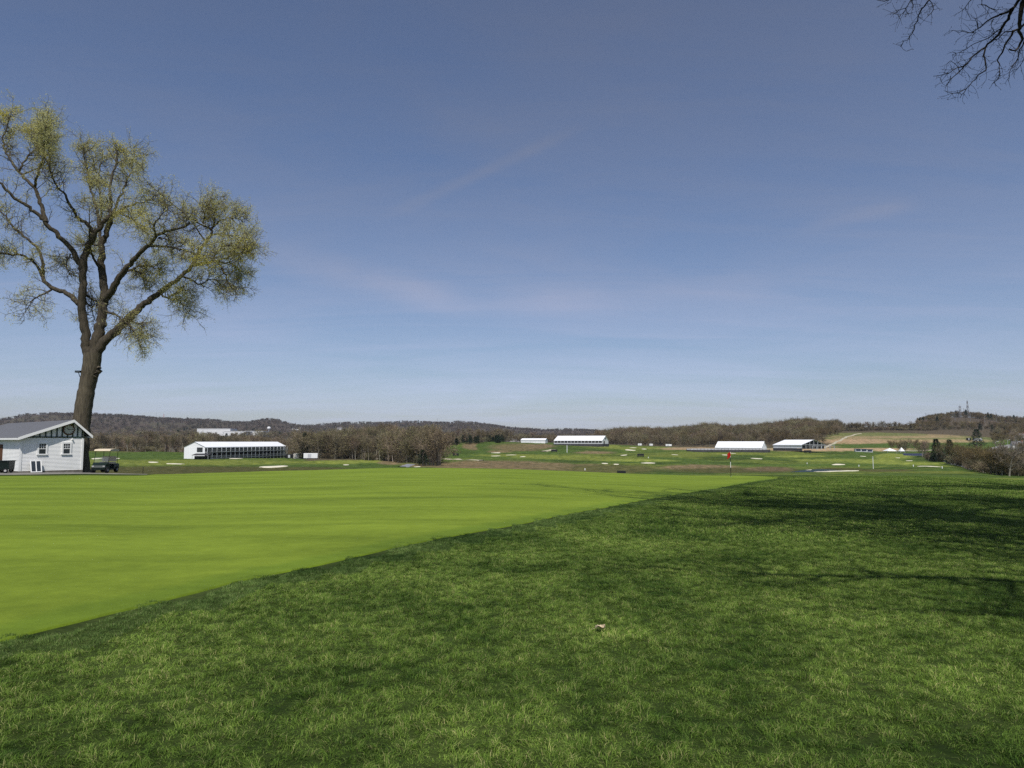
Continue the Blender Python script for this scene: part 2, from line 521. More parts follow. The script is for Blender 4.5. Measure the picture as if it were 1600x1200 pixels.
# patches of differing turf: centre pixel, half sizes, depth range, colour, softness
PATCH = [
    # left course
    (215, 711, 120, 8, 200, 470, ROUGH * .95, .3), (330, 722.5, 160, 4.2, 200, 420, FAIR * .85, .3), (170, 722, 70, 3, 200, 420, FAIR * .8, .3),
    (300, 735, 330, 6.5, 110, 330, NATIVE * .78, .25), (190, 704, 80, 1.6, 300, 500, FAIR * .9, .4),
    (450, 713, 60, 2, 200, 520, FAIR * .8, .4), (520, 722.5, 42, 3, 200, 430, FAIR * .95, .25), (560, 721, 50, 2.4, 200, 430, FAIR, .3),
    (590, 727, 60, 3, 200, 430, ROUGH * .9, .3), (610, 723, 20, 3.2, 200, 420, FESCUE, .3), (650, 727, 22, 2.5, 200, 420, FESCUE * 1.1, .3),
    # centre bank of dry grass
    (770, 727, 110, 7, 180, 420, FESCUE * .86, .25), (900, 731, 90, 6, 180, 420, FESCUE * .66 + NATIVE * .3, .3), (960, 733, 70, 7, 180, 420, NATIVE, .3),
    (1090, 730.5, 60, 4.5, 180, 420, FESCUE * .95, .25), (1150, 735, 110, 4, 180, 420, NATIVE * .85, .3), (1200, 733, 40, 3.5, 180, 420, FESCUE * .7, .3),
    (790, 737, 110, 3, 90, 300, ROUGH * .8, .3),
    # centre course
    (740, 697, 18, 6, 400, 700, FESCUE * .95, .2), (757, 697, 14, 7, 400, 700, ROUGH * .85, .15), (810, 699, 45, 6, 400, 700, FESCUE * .6 + NATIVE * .4, .3),
    (845, 697, 22, 3, 400, 700, FESCUE * .9, .3), (930, 707, 30, 2, 300, 700, FESCUE, .3), (780, 705.5, 20, 1.5, 300, 700, FESCUE, .4),
    (880, 714.5, 70, 3, 300, 600, FAIR * .9, .3), (950, 717, 70, 3.2, 300, 600, FAIR * .8, .3), (1000, 719.5, 60, 1.8, 300, 600, FAIR * 1.15, .3),
    (800, 711.5, 60, 2, 300, 600, FAIR * .85, .3), (940, 697, 30, 2.2, 300, 700, FAIR * .9, .3), (1000, 700, 60, 2.2, 300, 700, FAIR * .85, .3),
    (1140, 709, 90, 1.7, 300, 600, FAIR * .8, .3), (1060, 712, 60, 2, 300, 600, FAIR * .75, .4), (720, 707, 26, 3, 300, 700, ROUGH * .8, .3),
    # right course
    (1245, 713, 50, 1.6, 300, 560, FAIR * 1.05, .3), (1300, 719, 60, 2.2, 250, 560, FAIR, .3), (1370, 721, 40, 4, 250, 560, FAIR * 1.05, .3),
    (1395, 713, 30, 5, 250, 560, FAIR, .3), (1430, 724.5, 50, 2.2, 150, 560, FAIR * 1.1, .3), (1330, 740.5, 90, 2.6, 60, 140, FAIR * 1.0, .15),
    (1380, 735, 45, 2.2, 120, 300, NATIVE * .9, .3), (1470, 738, 70, 2, 80, 260, FAIR * .7, .4), (1560, 749, 60, 2, 60, 260, FAIR * .85, .4),
    (1310, 733, 40, 2, 120, 400, NATIVE * .8, .3), (1280, 727, 130, 2.0, 250, 500, ROUGH * 1.1, .4),
    # dry fields on the right
    (1390, 681, 160, 10, 560, 1050, MEADOW, .12), (1340, 689.5, 60, 4.2, 560, 1050, DIRT * .85, .3), (1460, 689, 90, 2.6, 560, 1050, FESCUE * 1.7, .4),
    (1400, 683, 110, 1.8, 560, 1050, FESCUE * 1.5, .4), (1330, 701.5, 95, 3.4, 530, 720, DIRT, .25), (1500, 680, 60, 1.5, 560, 1050, FESCUE * 1.4, .4),
    (1250, 702, 60, 3, 520, 680, DIRT, .3), (1080, 701, 50, 2.0, 520, 720, DIRT * .8, .3), (1290, 695, 26, 4, 540, 760, FESCUE * 1.2, .3),
    (1385, 701, 50, 2, 450, 640, ROUGH, .3), (1500, 652, 26, 5, 1050, 1450, FESCUE * 1.0, .3), (1535, 656, 36, 6, 1050, 1450, FESCUE * .95, .3),
]


def ground_sheet():
    n_in = np.abs(np.degrees(TH)) <= 42
    side = np.concatenate([np.radians(np.arange(44, 181, 2.0))])
    th_all = np.concatenate([-side[::-1][:-0 or None], TH[n_in], side])
    th_all = th_all[th_all > -math.pi + 1e-6]
    X = np.sin(th_all)[:, None] * RR[None, :]; Y = np.cos(th_all)[:, None] * RR[None, :]
    Z = ground_z(X, Y)
    mean = .5 * (ZG[0] + ZG[-1])
    w = smoothstep(R(60), R(170), np.abs(th_all))[:, None]
    Z = Z * (1 - w) + mean[None, :] * w
    nt, nr = X.shape
    U, Vp = project(X, Y, Z)
    D = np.hypot(X, Y)
    C = np.broadcast_to(ROUGH, (nt, nr, 3)).copy()
    # woods and far hills
    wf = smoothstep(470, 560, D) * (U < 690); C += (WOODF - C) * wf[..., None]
    wf = smoothstep(655, 720, D) * (U >= 690) * (U < 1300); C += (WOODF - C) * wf[..., None]
    wf = smoothstep(990, 1040, D) * (U >= 1300); C += (WOODF - C) * wf[..., None]
    wf = smoothstep(0, 14, U - 470) * (1 - smoothstep(-14, 0, U - 690)) * smoothstep(330, 370, D); C += (WOODF - C) * wf[..., None]
    ff = smoothstep(900, 2000, D)
    tone = FOREST[None, None, :] * (.75 + .5 * fbm(X / 90, Y / 90, 5))[..., None]
    grn = (fbm(X / 240 + 9, Y / 160, 15) > .60) * smoothstep(1400, 1900, D)
    tone = tone * (1 - .2 * grn[..., None]) + np.array((.09, .105, .045)) * .2 * grn[..., None]
    C += (tone - C) * ff[..., None]
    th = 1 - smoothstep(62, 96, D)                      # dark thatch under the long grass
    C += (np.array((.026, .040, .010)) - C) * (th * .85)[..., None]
    front = Y > 20
    # mown and longer turf; tone contrast also paints in shading of the mounds
    mound_tone = smoothstep(.50, .62, fbm(X / 46 + 3, Y / 20 + 8, 63, 3)) * smoothstep(180, 230, D) * (1 - smoothstep(560, 640, D))
    C += (FAIR * .8 - C) * (mound_tone * .6)[..., None]
    mound_tone = smoothstep(.56, .66, fbm(X / 30 + 31, Y / 14 + 2, 67, 3)) * smoothstep(180, 230, D) * (1 - smoothstep(560, 640, D))
    C += (ROUGH * .55 - C) * (mound_tone * .7)[..., None]
    ju = (fbm(X / 9, Y / 9, 31) - .5); jv = (fbm(X / 7, Y / 7, 41) - .5)
    for (u0, v0, ru, rv, d0, d1, c, soft) in PATCH:
        e = np.hypot((U - u0) / ru + ju * .5, (Vp - v0) / rv + jv * .5)
        m = (1 - smoothstep(1 - soft, 1 + soft, e)) * front * (D > d0) * (D < d1)
        C += (c - C) * m[..., None]
    C *= (.82 + .36 * fbm(X / 5, Y / 5, 51, 5))[..., None]
    idx = np.arange(nt * nr).reshape(nt, nr)
    q = np.stack([idx[:-1, :-1], idx[:-1, 1:], idx[1:, 1:], idx[1:, :-1]], -1).reshape(-1, 4)[:, ::-1]
    wrap = np.stack([idx[-1, :-1], idx[-1, 1:], idx[0, 1:], idx[0, :-1]], -1).reshape(-1, 4)[:, ::-1]
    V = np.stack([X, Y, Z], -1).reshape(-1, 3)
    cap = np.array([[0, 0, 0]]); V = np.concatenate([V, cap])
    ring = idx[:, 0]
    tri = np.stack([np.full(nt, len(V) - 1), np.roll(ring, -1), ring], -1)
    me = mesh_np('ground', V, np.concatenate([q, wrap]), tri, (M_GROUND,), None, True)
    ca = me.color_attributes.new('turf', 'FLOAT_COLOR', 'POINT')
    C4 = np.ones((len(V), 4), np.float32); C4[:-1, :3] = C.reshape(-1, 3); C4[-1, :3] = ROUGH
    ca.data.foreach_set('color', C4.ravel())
    return tag(link('ground', me), kind='structure')


def turf_nodes(nt, base_out, a=(.40, .47, .38), b=(1.66, 1.46, 1.5)):
    """multiplies a turf colour by patchy tones fixed in the world (shared by soil, blades and mown turf)"""
    N, L = nt.nodes, nt.links
    ge = N.new('ShaderNodeNewGeometry')
    n1 = N.new('ShaderNodeTexNoise'); n1.inputs['Scale'].default_value = .42; n1.inputs['Detail'].default_value = 5; n1.inputs['Roughness'].default_value = .62
    n2 = N.new('ShaderNodeTexNoise'); n2.inputs['Scale'].default_value = 3.1; n2.inputs['Detail'].default_value = 4; n2.inputs['Roughness'].default_value = .65
    L.new(ge.outputs['Position'], n1.inputs['Vector']); L.new(ge.outputs['Position'], n2.inputs['Vector'])
    ad = N.new('ShaderNodeMath'); ad.operation = 'MULTIPLY_ADD'; ad.inputs[1].default_value = .55
    L.new(n2.outputs['Fac'], ad.inputs[0]); L.new(n1.outputs['Fac'], ad.inputs[2])
    mr = N.new('ShaderNodeMapRange'); mr.inputs['From Min'].default_value = .60; mr.inputs['From Max'].default_value = .96
    L.new(ad.outputs[0], mr.inputs[0])
    mx = N.new('ShaderNodeMix'); mx.data_type = 'RGBA'
    mx.inputs['A'].default_value = (*a, 1); mx.inputs['B'].default_value = (*b, 1)
    L.new(mr.outputs[0], mx.inputs['Factor'])
    ml = N.new('ShaderNodeMix'); ml.data_type = 'RGBA'; ml.blend_type = 'MULTIPLY'; ml.inputs['Factor'].default_value = 1
    L.new(base_out, ml.inputs['A']); L.new(mx.outputs['Result'], ml.inputs['B'])
    return ml.outputs['Result'], n2, ge


def ground_material():
    m = bpy.data.materials.new('turf_and_soil'); m.use_nodes = True
    nt = m.node_tree; N, L = nt.nodes, nt.links
    bs = N['Principled BSDF']; bs.inputs['Roughness'].default_value = 1; bs.inputs['Specular IOR Level'].default_value = .08
    at_ = N.new('ShaderNodeVertexColor'); at_.layer_name = 'turf'
    out, n2, ge = turf_nodes(nt, at_.outputs['Color'])
    L.new(out, bs.inputs['Base Color'])
    n3 = N.new('ShaderNodeTexNoise'); n3.inputs['Scale'].default_value = 14; n3.inputs['Detail'].default_value = 3
    L.new(ge.outputs['Position'], n3.inputs['Vector'])
    bp = N.new('ShaderNodeBump'); bp.inputs['Strength'].default_value = .6; bp.inputs['Distance'].default_value = .05
    L.new(n3.outputs['Fac'], bp.inputs['Height'])
    n4 = N.new('ShaderNodeTexNoise'); n4.inputs['Scale'].default_value = .7; n4.inputs['Detail'].default_value = 5; n4.inputs['Roughness'].default_value = .7
    L.new(ge.outputs['Position'], n4.inputs['Vector'])
    bp2 = N.new('ShaderNodeBump'); bp2.inputs['Strength'].default_value = .5; bp2.inputs['Distance'].default_value = .35
    L.new(n4.outputs['Fac'], bp2.inputs['Height']); L.new(bp.outputs[0], bp2.inputs['Normal'])
    L.new(bp2.outputs[0], bs.inputs['Normal'])
    return m


M_GROUND = ground_material()
ground_sheet()

# ------------------------------------------------------------------ putting green, its apron and the rough grass
EDGE_PX = [(-420, 1090), (-260, 1062), (-130, 1036), (0, 1005), (130, 972), (250, 942), (375, 910), (500, 884), (575, 867), (650, 850), (725, 836), (800, 822),
           (900, 802), (1000, 783), (1080, 769.5), (1140, 759.5), (1185, 752), (1215, 748)]
EDGE = [on_ground(x, y) for x, y in ((-16, -9), (-11, -5.5), (-7.6, -1.6), (-5.9, 1.6))] + [hit(u, v) for u, v in EDGE_PX]


def smooth_curve(P, n):
    P = np.array([(p.x, p.y) for p in P])
    w = np.concatenate([[0], np.cumsum(np.hypot(*np.diff(P, axis=0).T) ** .5)])
    M = np.stack([np.gradient(P[:, 0], w), np.gradient(P[:, 1], w)], -1)
    t = np.linspace(0, w[-1], n); k = np.clip(np.searchsorted(w, t) - 1, 0, len(w) - 2)
    h = (w[k + 1] - w[k])[:, None]; s = ((t - w[k])[:, None]) / h
    C = (2 * s**3 - 3 * s**2 + 1) * P[k] + (s**3 - 2 * s**2 + s) * h * M[k] + (-2 * s**3 + 3 * s**2) * P[k + 1] + (s**3 - s**2) * h * M[k + 1]
    q = np.ones(9) / 9
    for j in (0, 1):
        C[:, j] = np.convolve(np.pad(C[:, j], 4, mode='reflect', reflect_type='odd'), q, 'valid')
    return C[:, 0], C[:, 1]


NE = 260
_tt = np.linspace(0, 1, NE)
EX, EY = smooth_curve(EDGE, NE)
# hand-mown edges wander by a hand's width
EX = EX + (fbm(_tt * 60, _tt * 0, 71) - .5) * .10; EY = EY + (fbm(_tt * 60, _tt * 0 + 5, 72) - .5) * .10
FARD = [(-420, 34), (-260, 42), (-130, 45), (0, 47.5), (130, 48.5), (215, 50), (250, 55), (400, 62), (600, 68), (900, 66), (1100, 67), (1215, 60)]


def green_sheet():
    far = [Vector(p) for p in ((-34, -9, 0), (-40, 4, 0), (-44, 16, 0), (-44, 26, 0))] + [Vector((slope(u, 735)[0] * d, d, 0)) for u, d in FARD]
    fx, fy = smooth_curve(far, NE)
    rows = np.linspace(0, 1, 110) ** 1.6
    X = EX[:, None] + (fx - EX)[:, None] * rows[None, :]; Y = EY[:, None] + (fy - EY)[:, None] * rows[None, :]
    Z = ground_z(X, Y) + .018
    Z[:, 0] -= .05; Z[:, -1] -= .05
    idx = np.arange(X.size).reshape(X.shape)
    q = np.stack([idx[:-1, :-1], idx[1:, :-1], idx[1:, 1:], idx[:-1, 1:]], -1).reshape(-1, 4)
    return X, Y, Z, q


def green_material(name, c1, c2, band):
    m = bpy.data.materials.new(name); m.use_nodes = True
    nt = m.node_tree; N, L = nt.nodes, nt.links
    bs = N['Principled BSDF']; bs.inputs['Roughness'].default_value = 1; bs.inputs['Specular IOR Level'].default_value = .03
    bs.inputs['Sheen Weight'].default_value = .22; bs.inputs['Sheen Roughness'].default_value = .45; bs.inputs['Sheen Tint'].default_value = (.75, .95, .25, 1)
    ge = N.new('ShaderNodeNewGeometry')
    mp = N.new('ShaderNodeMapping'); mp.inputs['Scale'].default_value = (.16, .55, 1); mp.inputs['Rotation'].default_value = (0, 0, R(8))
    L.new(ge.outputs['Position'], mp.inputs[0])
    n1 = N.new('ShaderNodeTexNoise'); n1.inputs['Scale'].default_value = 1.0; n1.inputs['Detail'].default_value = 6; n1.inputs['Roughness'].default_value = .6; n1.inputs['Distortion'].default_value = .4
    L.new(mp.outputs[0], n1.inputs['Vector'])
    n2 = N.new('ShaderNodeTexNoise'); n2.inputs['Scale'].default_value = 52; n2.inputs['Detail'].default_value = 4; n2.inputs['Roughness'].default_value = .8
    L.new(ge.outputs['Position'], n2.inputs['Vector'])
    n5 = N.new('ShaderNodeTexNoise'); n5.inputs['Scale'].default_value = 3.5; n5.inputs['Detail'].default_value = 5; n5.inputs['Roughness'].default_value = .7
    L.new(ge.outputs['Position'], n5.inputs['Vector'])
    ad = N.new('ShaderNodeMath'); ad.operation = 'MULTIPLY_ADD'; ad.inputs[1].default_value = .62
    L.new(n2.outputs['Fac'], ad.inputs[0]); L.new(n1.outputs['Fac'], ad.inputs[2])
    ad2 = N.new('ShaderNodeMath'); ad2.operation = 'MULTIPLY_ADD'; ad2.inputs[1].default_value = .45
    L.new(n5.outputs['Fac'], ad2.inputs[0]); L.new(ad.outputs[0], ad2.inputs[2])
    mr = N.new('ShaderNodeMapRange'); mr.inputs['From Min'].default_value = .74; mr.inputs['From Max'].default_value = 1.34
    L.new(ad2.outputs[0], mr.inputs[0])
    mx = N.new('ShaderNodeMix'); mx.data_type = 'RGBA'
    mx.inputs['A'].default_value = (*c1, 1); mx.inputs['B'].default_value = (*c2, 1)
    L.new(mr.outputs[0], mx.inputs['Factor'])
    rim = N.new('ShaderNodeAttribute'); rim.attribute_name = 'rim'
    mm = N.new('ShaderNodeMix'); mm.data_type = 'RGBA'; mm.blend_type = 'MULTIPLY'; mm.inputs['B'].default_value = (.74, .82, .78, 1)
    L.new(rim.outputs['Fac'], mm.inputs['Factor']); L.new(mx.outputs['Result'], mm.inputs['A'])
    L.new(mm.outputs['Result'], bs.inputs['Base Color'])
    bp = N.new('ShaderNodeBump'); bp.inputs['Strength'].default_value = .45; bp.inputs['Distance'].default_value = .012
    L.new(n2.outputs['Fac'], bp.inputs['Height']); L.new(bp.outputs[0], bs.inputs['Normal'])
    return m


gx, gy, gz, gq = green_sheet()
_g = mesh_np('putting_green', np.stack([gx, gy, gz], -1), gq, None, (green_material('bentgrass', (.072, .104, .007), (.206, .270, .025), 0),), None, True)
_e = np.min(np.hypot(gx[:, :40, None] - EX[None, None, ::4], gy[:, :40, None] - EY[None, None, ::4]), axis=2)
_r = np.zeros(gx.shape); _r[:, :40] = 1 - smoothstep(.45, .85, _e + (fbm(gx[:, :40] / .5, gy[:, :40] / .5, 88) - .5) * .3)   # the ring mown a notch higher
_a = _g.attributes.new('rim', 'FLOAT', 'POINT'); _a.data.foreach_set('value', _r.ravel().astype(np.float32))
tag(link('putting_green', _g), kind='structure')


def blade_material(name, dark, light, straw):
    m = bpy.data.materials.new(name); m.use_nodes = True
    nt = m.node_tree; N, L = nt.nodes, nt.links
    bs = N['Principled BSDF']; bs.inputs['Roughness'].default_value = .6; bs.inputs['Specular IOR Level'].default_value = .14
    at_ = N.new('ShaderNodeAttribute'); at_.attribute_name = 'tone'
    cr = N.new('ShaderNodeValToRGB')
    e = cr.color_ramp.elements
    e[0].position = 0; e[0].color = (*dark, 1); e[1].position = .84; e[1].color = (*light, 1)
    x = e.new(.97); x.color = (*straw, 1)
    L.new(at_.outputs['Fac'], cr.inputs[0])
    out, n2, ge = turf_nodes(nt, cr.outputs[0])
    L.new(out, bs.inputs['Base Color'])
    tr = N.new('ShaderNodeBsdfTranslucent'); L.new(out, tr.inputs[0])
    ms = N.new('ShaderNodeMixShader'); ms.inputs[0].default_value = .22
    L.new(bs.outputs[0], ms.inputs[1]); L.new(tr.outputs[0], ms.inputs[2]); L.new(ms.outputs[0], N['Material Output'].inputs[0])
    return m


def grass_tile(name, size, n, h0, h1, w, material, seed, lay=.8):
    r = np.random.default_rng(seed)
    px, py = r.uniform(-size / 2, size / 2, n), r.uniform(-size / 2, size / 2, n)
    clump = fbm(px / .09 + seed * 7, py / .09, seed)
    h = (h0 + (h1 - h0) * r.random(n)) * (.55 + .85 * smoothstep(.3, .75, clump))
    az = r.uniform(0, 2 * np.pi, n); lean = np.abs(r.normal(lay, .32, n)); fa = r.uniform(0, np.pi, n)
    # blades of one clump lean the same way
    az = az * .45 + 2 * np.pi * fbm(px / .13 + 3, py / .13 + seed, seed + 5, 2) * 2
    dx, dy = np.cos(az), np.sin(az)
    wx, wy = np.cos(fa) * w / 2, np.sin(fa) * w / 2
    base = np.stack([px, py, np.full(n, -.012)], -1)
    mid = base + np.stack([dx * h * lean * .35, dy * h * lean * .35, h * .62], -1)
    tip = base + np.stack([dx * h * lean * 1.15, dy * h * lean * 1.15, h * np.clip(1.05 - .35 * lean, .3, 1)], -1)
    W = np.stack([wx, wy, np.zeros(n)], -1)
    V = np.stack([base - W, base + W, mid + W * .8, mid - W * .8, tip], 1).reshape(-1, 3)
    i = np.arange(n)[:, None] * 5
    me = mesh_np(name, V, i + np.array([[0, 1, 2, 3]]), i + np.array([[3, 2, 4]]), (material,))
    a = me.attributes.new('tone', 'FLOAT', 'POINT')
    a.data.foreach_set('value', np.repeat(np.clip(r.random(n) * .92 + (clump - .5) * .35 + .04, 0, 1), 5).astype(np.float32))
    return me


def scatter(name, protos, P, rot, scl, idx, label=None, cat=None):
    """one object whose geometry nodes set the given pieces on its points"""
    me = bpy.data.meshes.new(name)
    P = np.asarray(P, np.float32)
    me.vertices.add(len(P)); me.vertices.foreach_set('co', P.ravel())
    for nm, ty, key, val in (('rot', 'FLOAT_VECTOR', 'vector', rot), ('scl', 'FLOAT_VECTOR', 'vector', scl), ('pick', 'INT', 'value', idx)):
        a = me.attributes.new(nm, ty, 'POINT')
        a.data.foreach_set(key, np.asarray(val, np.int32 if ty == 'INT' else np.float32).ravel())
    o = link(name, me)
    ng = bpy.data.node_groups.new(name, 'GeometryNodeTree')
    ng.interface.new_socket('Geometry', in_out='INPUT', socket_type='NodeSocketGeometry')
    ng.interface.new_socket('Geometry', in_out='OUTPUT', socket_type='NodeSocketGeometry')
    N, L = ng.nodes, ng.links
    gi, go = N.new('NodeGroupInput'), N.new('NodeGroupOutput')
    iop = N.new('GeometryNodeInstanceOnPoints')
    jn = N.new('GeometryNodeGeometryToInstance')
    for pm in reversed(protos):
        po = bpy.data.objects.new(pm.name + '_piece', pm)
        oi = N.new('GeometryNodeObjectInfo'); oi.inputs['Object'].default_value = po
        oi.inputs['As Instance'].default_value = False
        g2 = N.new('GeometryNodeGeometryToInstance')
        L.new(oi.outputs['Geometry'], g2.inputs[0])
        if pm is protos[-1]:
            jn = N.new('GeometryNodeJoinGeometry')
        L.new(g2.outputs[0], jn.inputs[0])
    at_r = N.new('GeometryNodeInputNamedAttribute'); at_r.data_type = 'FLOAT_VECTOR'; at_r.inputs[0].default_value = 'rot'
    at_s = N.new('GeometryNodeInputNamedAttribute'); at_s.data_type = 'FLOAT_VECTOR'; at_s.inputs[0].default_value = 'scl'
    at_i = N.new('GeometryNodeInputNamedAttribute'); at_i.data_type = 'INT'; at_i.inputs[0].default_value = 'pick'
    er = N.new('FunctionNodeEulerToRotation')
    L.new(at_r.outputs['Attribute'], er.inputs[0])
    L.new(gi.outputs[0], iop.inputs['Points']); L.new(jn.outputs[0], iop.inputs['Instance'])
    iop.inputs['Pick Instance'].default_value = True
    L.new(at_i.outputs['Attribute'], iop.inputs['Instance Index'])
    L.new(er.outputs[0], iop.inputs['Rotation']); L.new(at_s.outputs['Attribute'], iop.inputs['Scale'])
    L.new(iop.outputs[0], go.inputs[0])
    md = o.modifiers.new('pieces', 'NODES'); md.node_group = ng
    return tag(o, label, cat, kind='stuff')


def inside_green(x, y):
    ux = np.interp(y, EY, EX)            # edge x at this depth (edge depth grows along the list)
    d = ux - x
    d = np.where(y > EY[-1], np.where(x < EX[-1] + (y - EY[-1]) * .3, 1.0, -3.0), d)
    d = np.where(y < EY[0], -3.0, d)
    return d                             # positive inside


def edge_dist(x, y):
    D = np.min(np.hypot(x[:, None] - EX[None, ::2], y[:, None] - EY[None, ::2]), axis=1)
    return np.where(inside_green(x, y) > 0, -D, D)


M_ROUGH = blade_material('rough_blades', (.032, .080, .009), (.190, .310, .050), (.36, .37, .15))
M_COLLAR = blade_material('collar_blades', (.036, .085, .018), (.130, .215, .050), (.24, .29, .12))


def lay_grass():
    near = [grass_tile('tuft_near', .5, 3100, .022, .052, .0036, M_ROUGH, 100 + k) for k in range(5)]
    coll = [grass_tile('tuft_collar', .5, 3000, .026, .044, .0036, M_COLLAR, 140 + k, .35) for k in range(3)]
    mid = [grass_tile('tuft_mid', 1.0, 2600, .030, .062, .0075, M_ROUGH, 200 + k) for k in range(4)]
    far = [grass_tile('tuft_far', 2.0, 3000, .035, .070, .015, M_ROUGH, 300 + k) for k in range(4)]
    protos = near + coll + mid + far
    P, I, Rz = [], [], []
    for size, r0, r1, lo, cnt in ((.5, -5, 64, 0, 5), (1.0, 14, 30, 8, 4), (2.0, 30, 92, 12, 4)):
        g = np.arange(-r1 - 4, r1 + 4, size) + size / 2
        X, Y = np.meshgrid(g, g[g > -2]); X, Y = X.ravel(), Y.ravel()
        rr = np.maximum(np.abs(X) / .95, Y)
        k = (np.abs(X) < .82 * Y + 5.0) & (rr >= r0) & (rr < r1)
        X, Y, rr = X[k], Y[k], rr[k]
        e = edge_dist(X, Y)
        # the finest tiles follow the green's edge all the way out
        k = (e > .04) & ((rr < 14) | (e < 2.0)) if size == .5 else e > 1.45
        X, Y, e = X[k], Y[k], e[k]
        if size == 2.0:
            u = 800 + F * X / Y
            k = ~((Y > 62) & (u < 1230)) & ~((u > 1190) & (u < 1425) & (Y > np.interp(u, [1190, 1300, 1425], [58, 63, 74])))
            X, Y, e = X[k], Y[k], e[k]
        idx = lo + rng.integers(0, cnt, len(X))
        if size == .5:
            wob = .85 + .7 * (fbm(X / 1.7, Y / 1.7, 77) - .5)
            idx = np.where(e < wob, 5 + rng.integers(0, 3, len(X)), idx)
        P.append(np.stack([X, Y, ground_z(X, Y)], -1)); I.append(idx); Rz.append(rng.integers(0, 4, len(X)) * np.pi / 2)
    P = np.concatenate(P); I = np.concatenate(I); Rz = np.concatenate(Rz)
    h = .4
    sx = (ground_z(P[:, 0] + h, P[:, 1]) - ground_z(P[:, 0] - h, P[:, 1])) / (2 * h)
    sy = (ground_z(P[:, 0], P[:, 1] + h) - ground_z(P[:, 0], P[:, 1] - h)) / (2 * h)
    c, s_ = np.cos(Rz), np.sin(Rz)
    lx, ly = sx * c + sy * s_, -sx * s_ + sy * c          # the slope in each tile's own axes
    rot = np.stack([np.arctan(ly), -np.arctan(lx), Rz], -1)
    scl = np.ones((len(P), 3))
    scatter('rough_grass', protos, P, rot, scl, I, 'mown rough grass covering the slope beside the putting green', 'grass')


lay_grass()

# ------------------------------------------------------------------ trees
M_BARK = mat('elm_bark', (.125, .105, .072), .95, .1, .3, 3.5, .9, stretch=(2.5, 2.5, .45), color2=(.055, .046, .034), detail=8, bump_dist=.06)
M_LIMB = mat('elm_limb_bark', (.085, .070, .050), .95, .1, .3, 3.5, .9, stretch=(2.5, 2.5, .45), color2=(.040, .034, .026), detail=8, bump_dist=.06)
M_TWIG = mat('elm_twigs', (.115, .096, .066), .9, .1, .2, 2.0)
M_LEAF = mat('elm_young_leaves', (.66, .58, .09), .7, .15, .2, .30, color2=(.50, .50, .28), trans=.4)
M_BARK2 = mat('bare_bark', (.075, .062, .050), .95, .1, .3, 6.0, .5, color2=(.03, .026, .022))
M_BUD = mat('brown_buds', (.10, .06, .035), .8, .1, .2, 9.0)


def unit(v):
    return v / (np.linalg.norm(v) + 1e-9)


def wander(p, d, L, n, wob, lift, r):
    """a crooked shoot: n+1 points from p along d"""
    P = [np.array(p, float)]
    d = unit(np.array(d, float))
    for k in range(n):
        d = unit(d + r.normal(0, wob, 3) + np.array([0, 0, lift]))
        P.append(P[-1] + d * L / n)
    return np.array(P)


def tri_twigs(mb, P, D, w):
    """thin flat shoots, one triangle each, from points P along vectors D"""
    P, D = np.asarray(P), np.asarray(D)
    S = np.cross(D, rng.normal(size=D.shape)); S /= np.linalg.norm(S, axis=1, keepdims=True) + 1e-9
    w = np.broadcast_to(np.asarray(w, float), (len(P),))[:, None] * .5
    V = np.stack([P - S * w, P + S * w, P + D], 1).reshape(-1, 3)
    mb.add(V, None, np.arange(len(P) * 3).reshape(-1, 3))


def leaf_quads(mb, P, size, r):
    P = np.asarray(P); n = len(P)
    A = r.normal(size=(n, 3)); A /= np.linalg.norm(A, axis=1, keepdims=True)
    B = np.cross(A, r.normal(size=(n, 3))); B /= np.linalg.norm(B, axis=1, keepdims=True)
    s = (size * r.uniform(.5, 1.2, n))[:, None]
    V = np.stack([P - A * s, P + B * s * .55, P + A * s, P - B * s * .55], 1).reshape(-1, 3)
    mb.add(V, np.arange(n * 4).reshape(-1, 4))


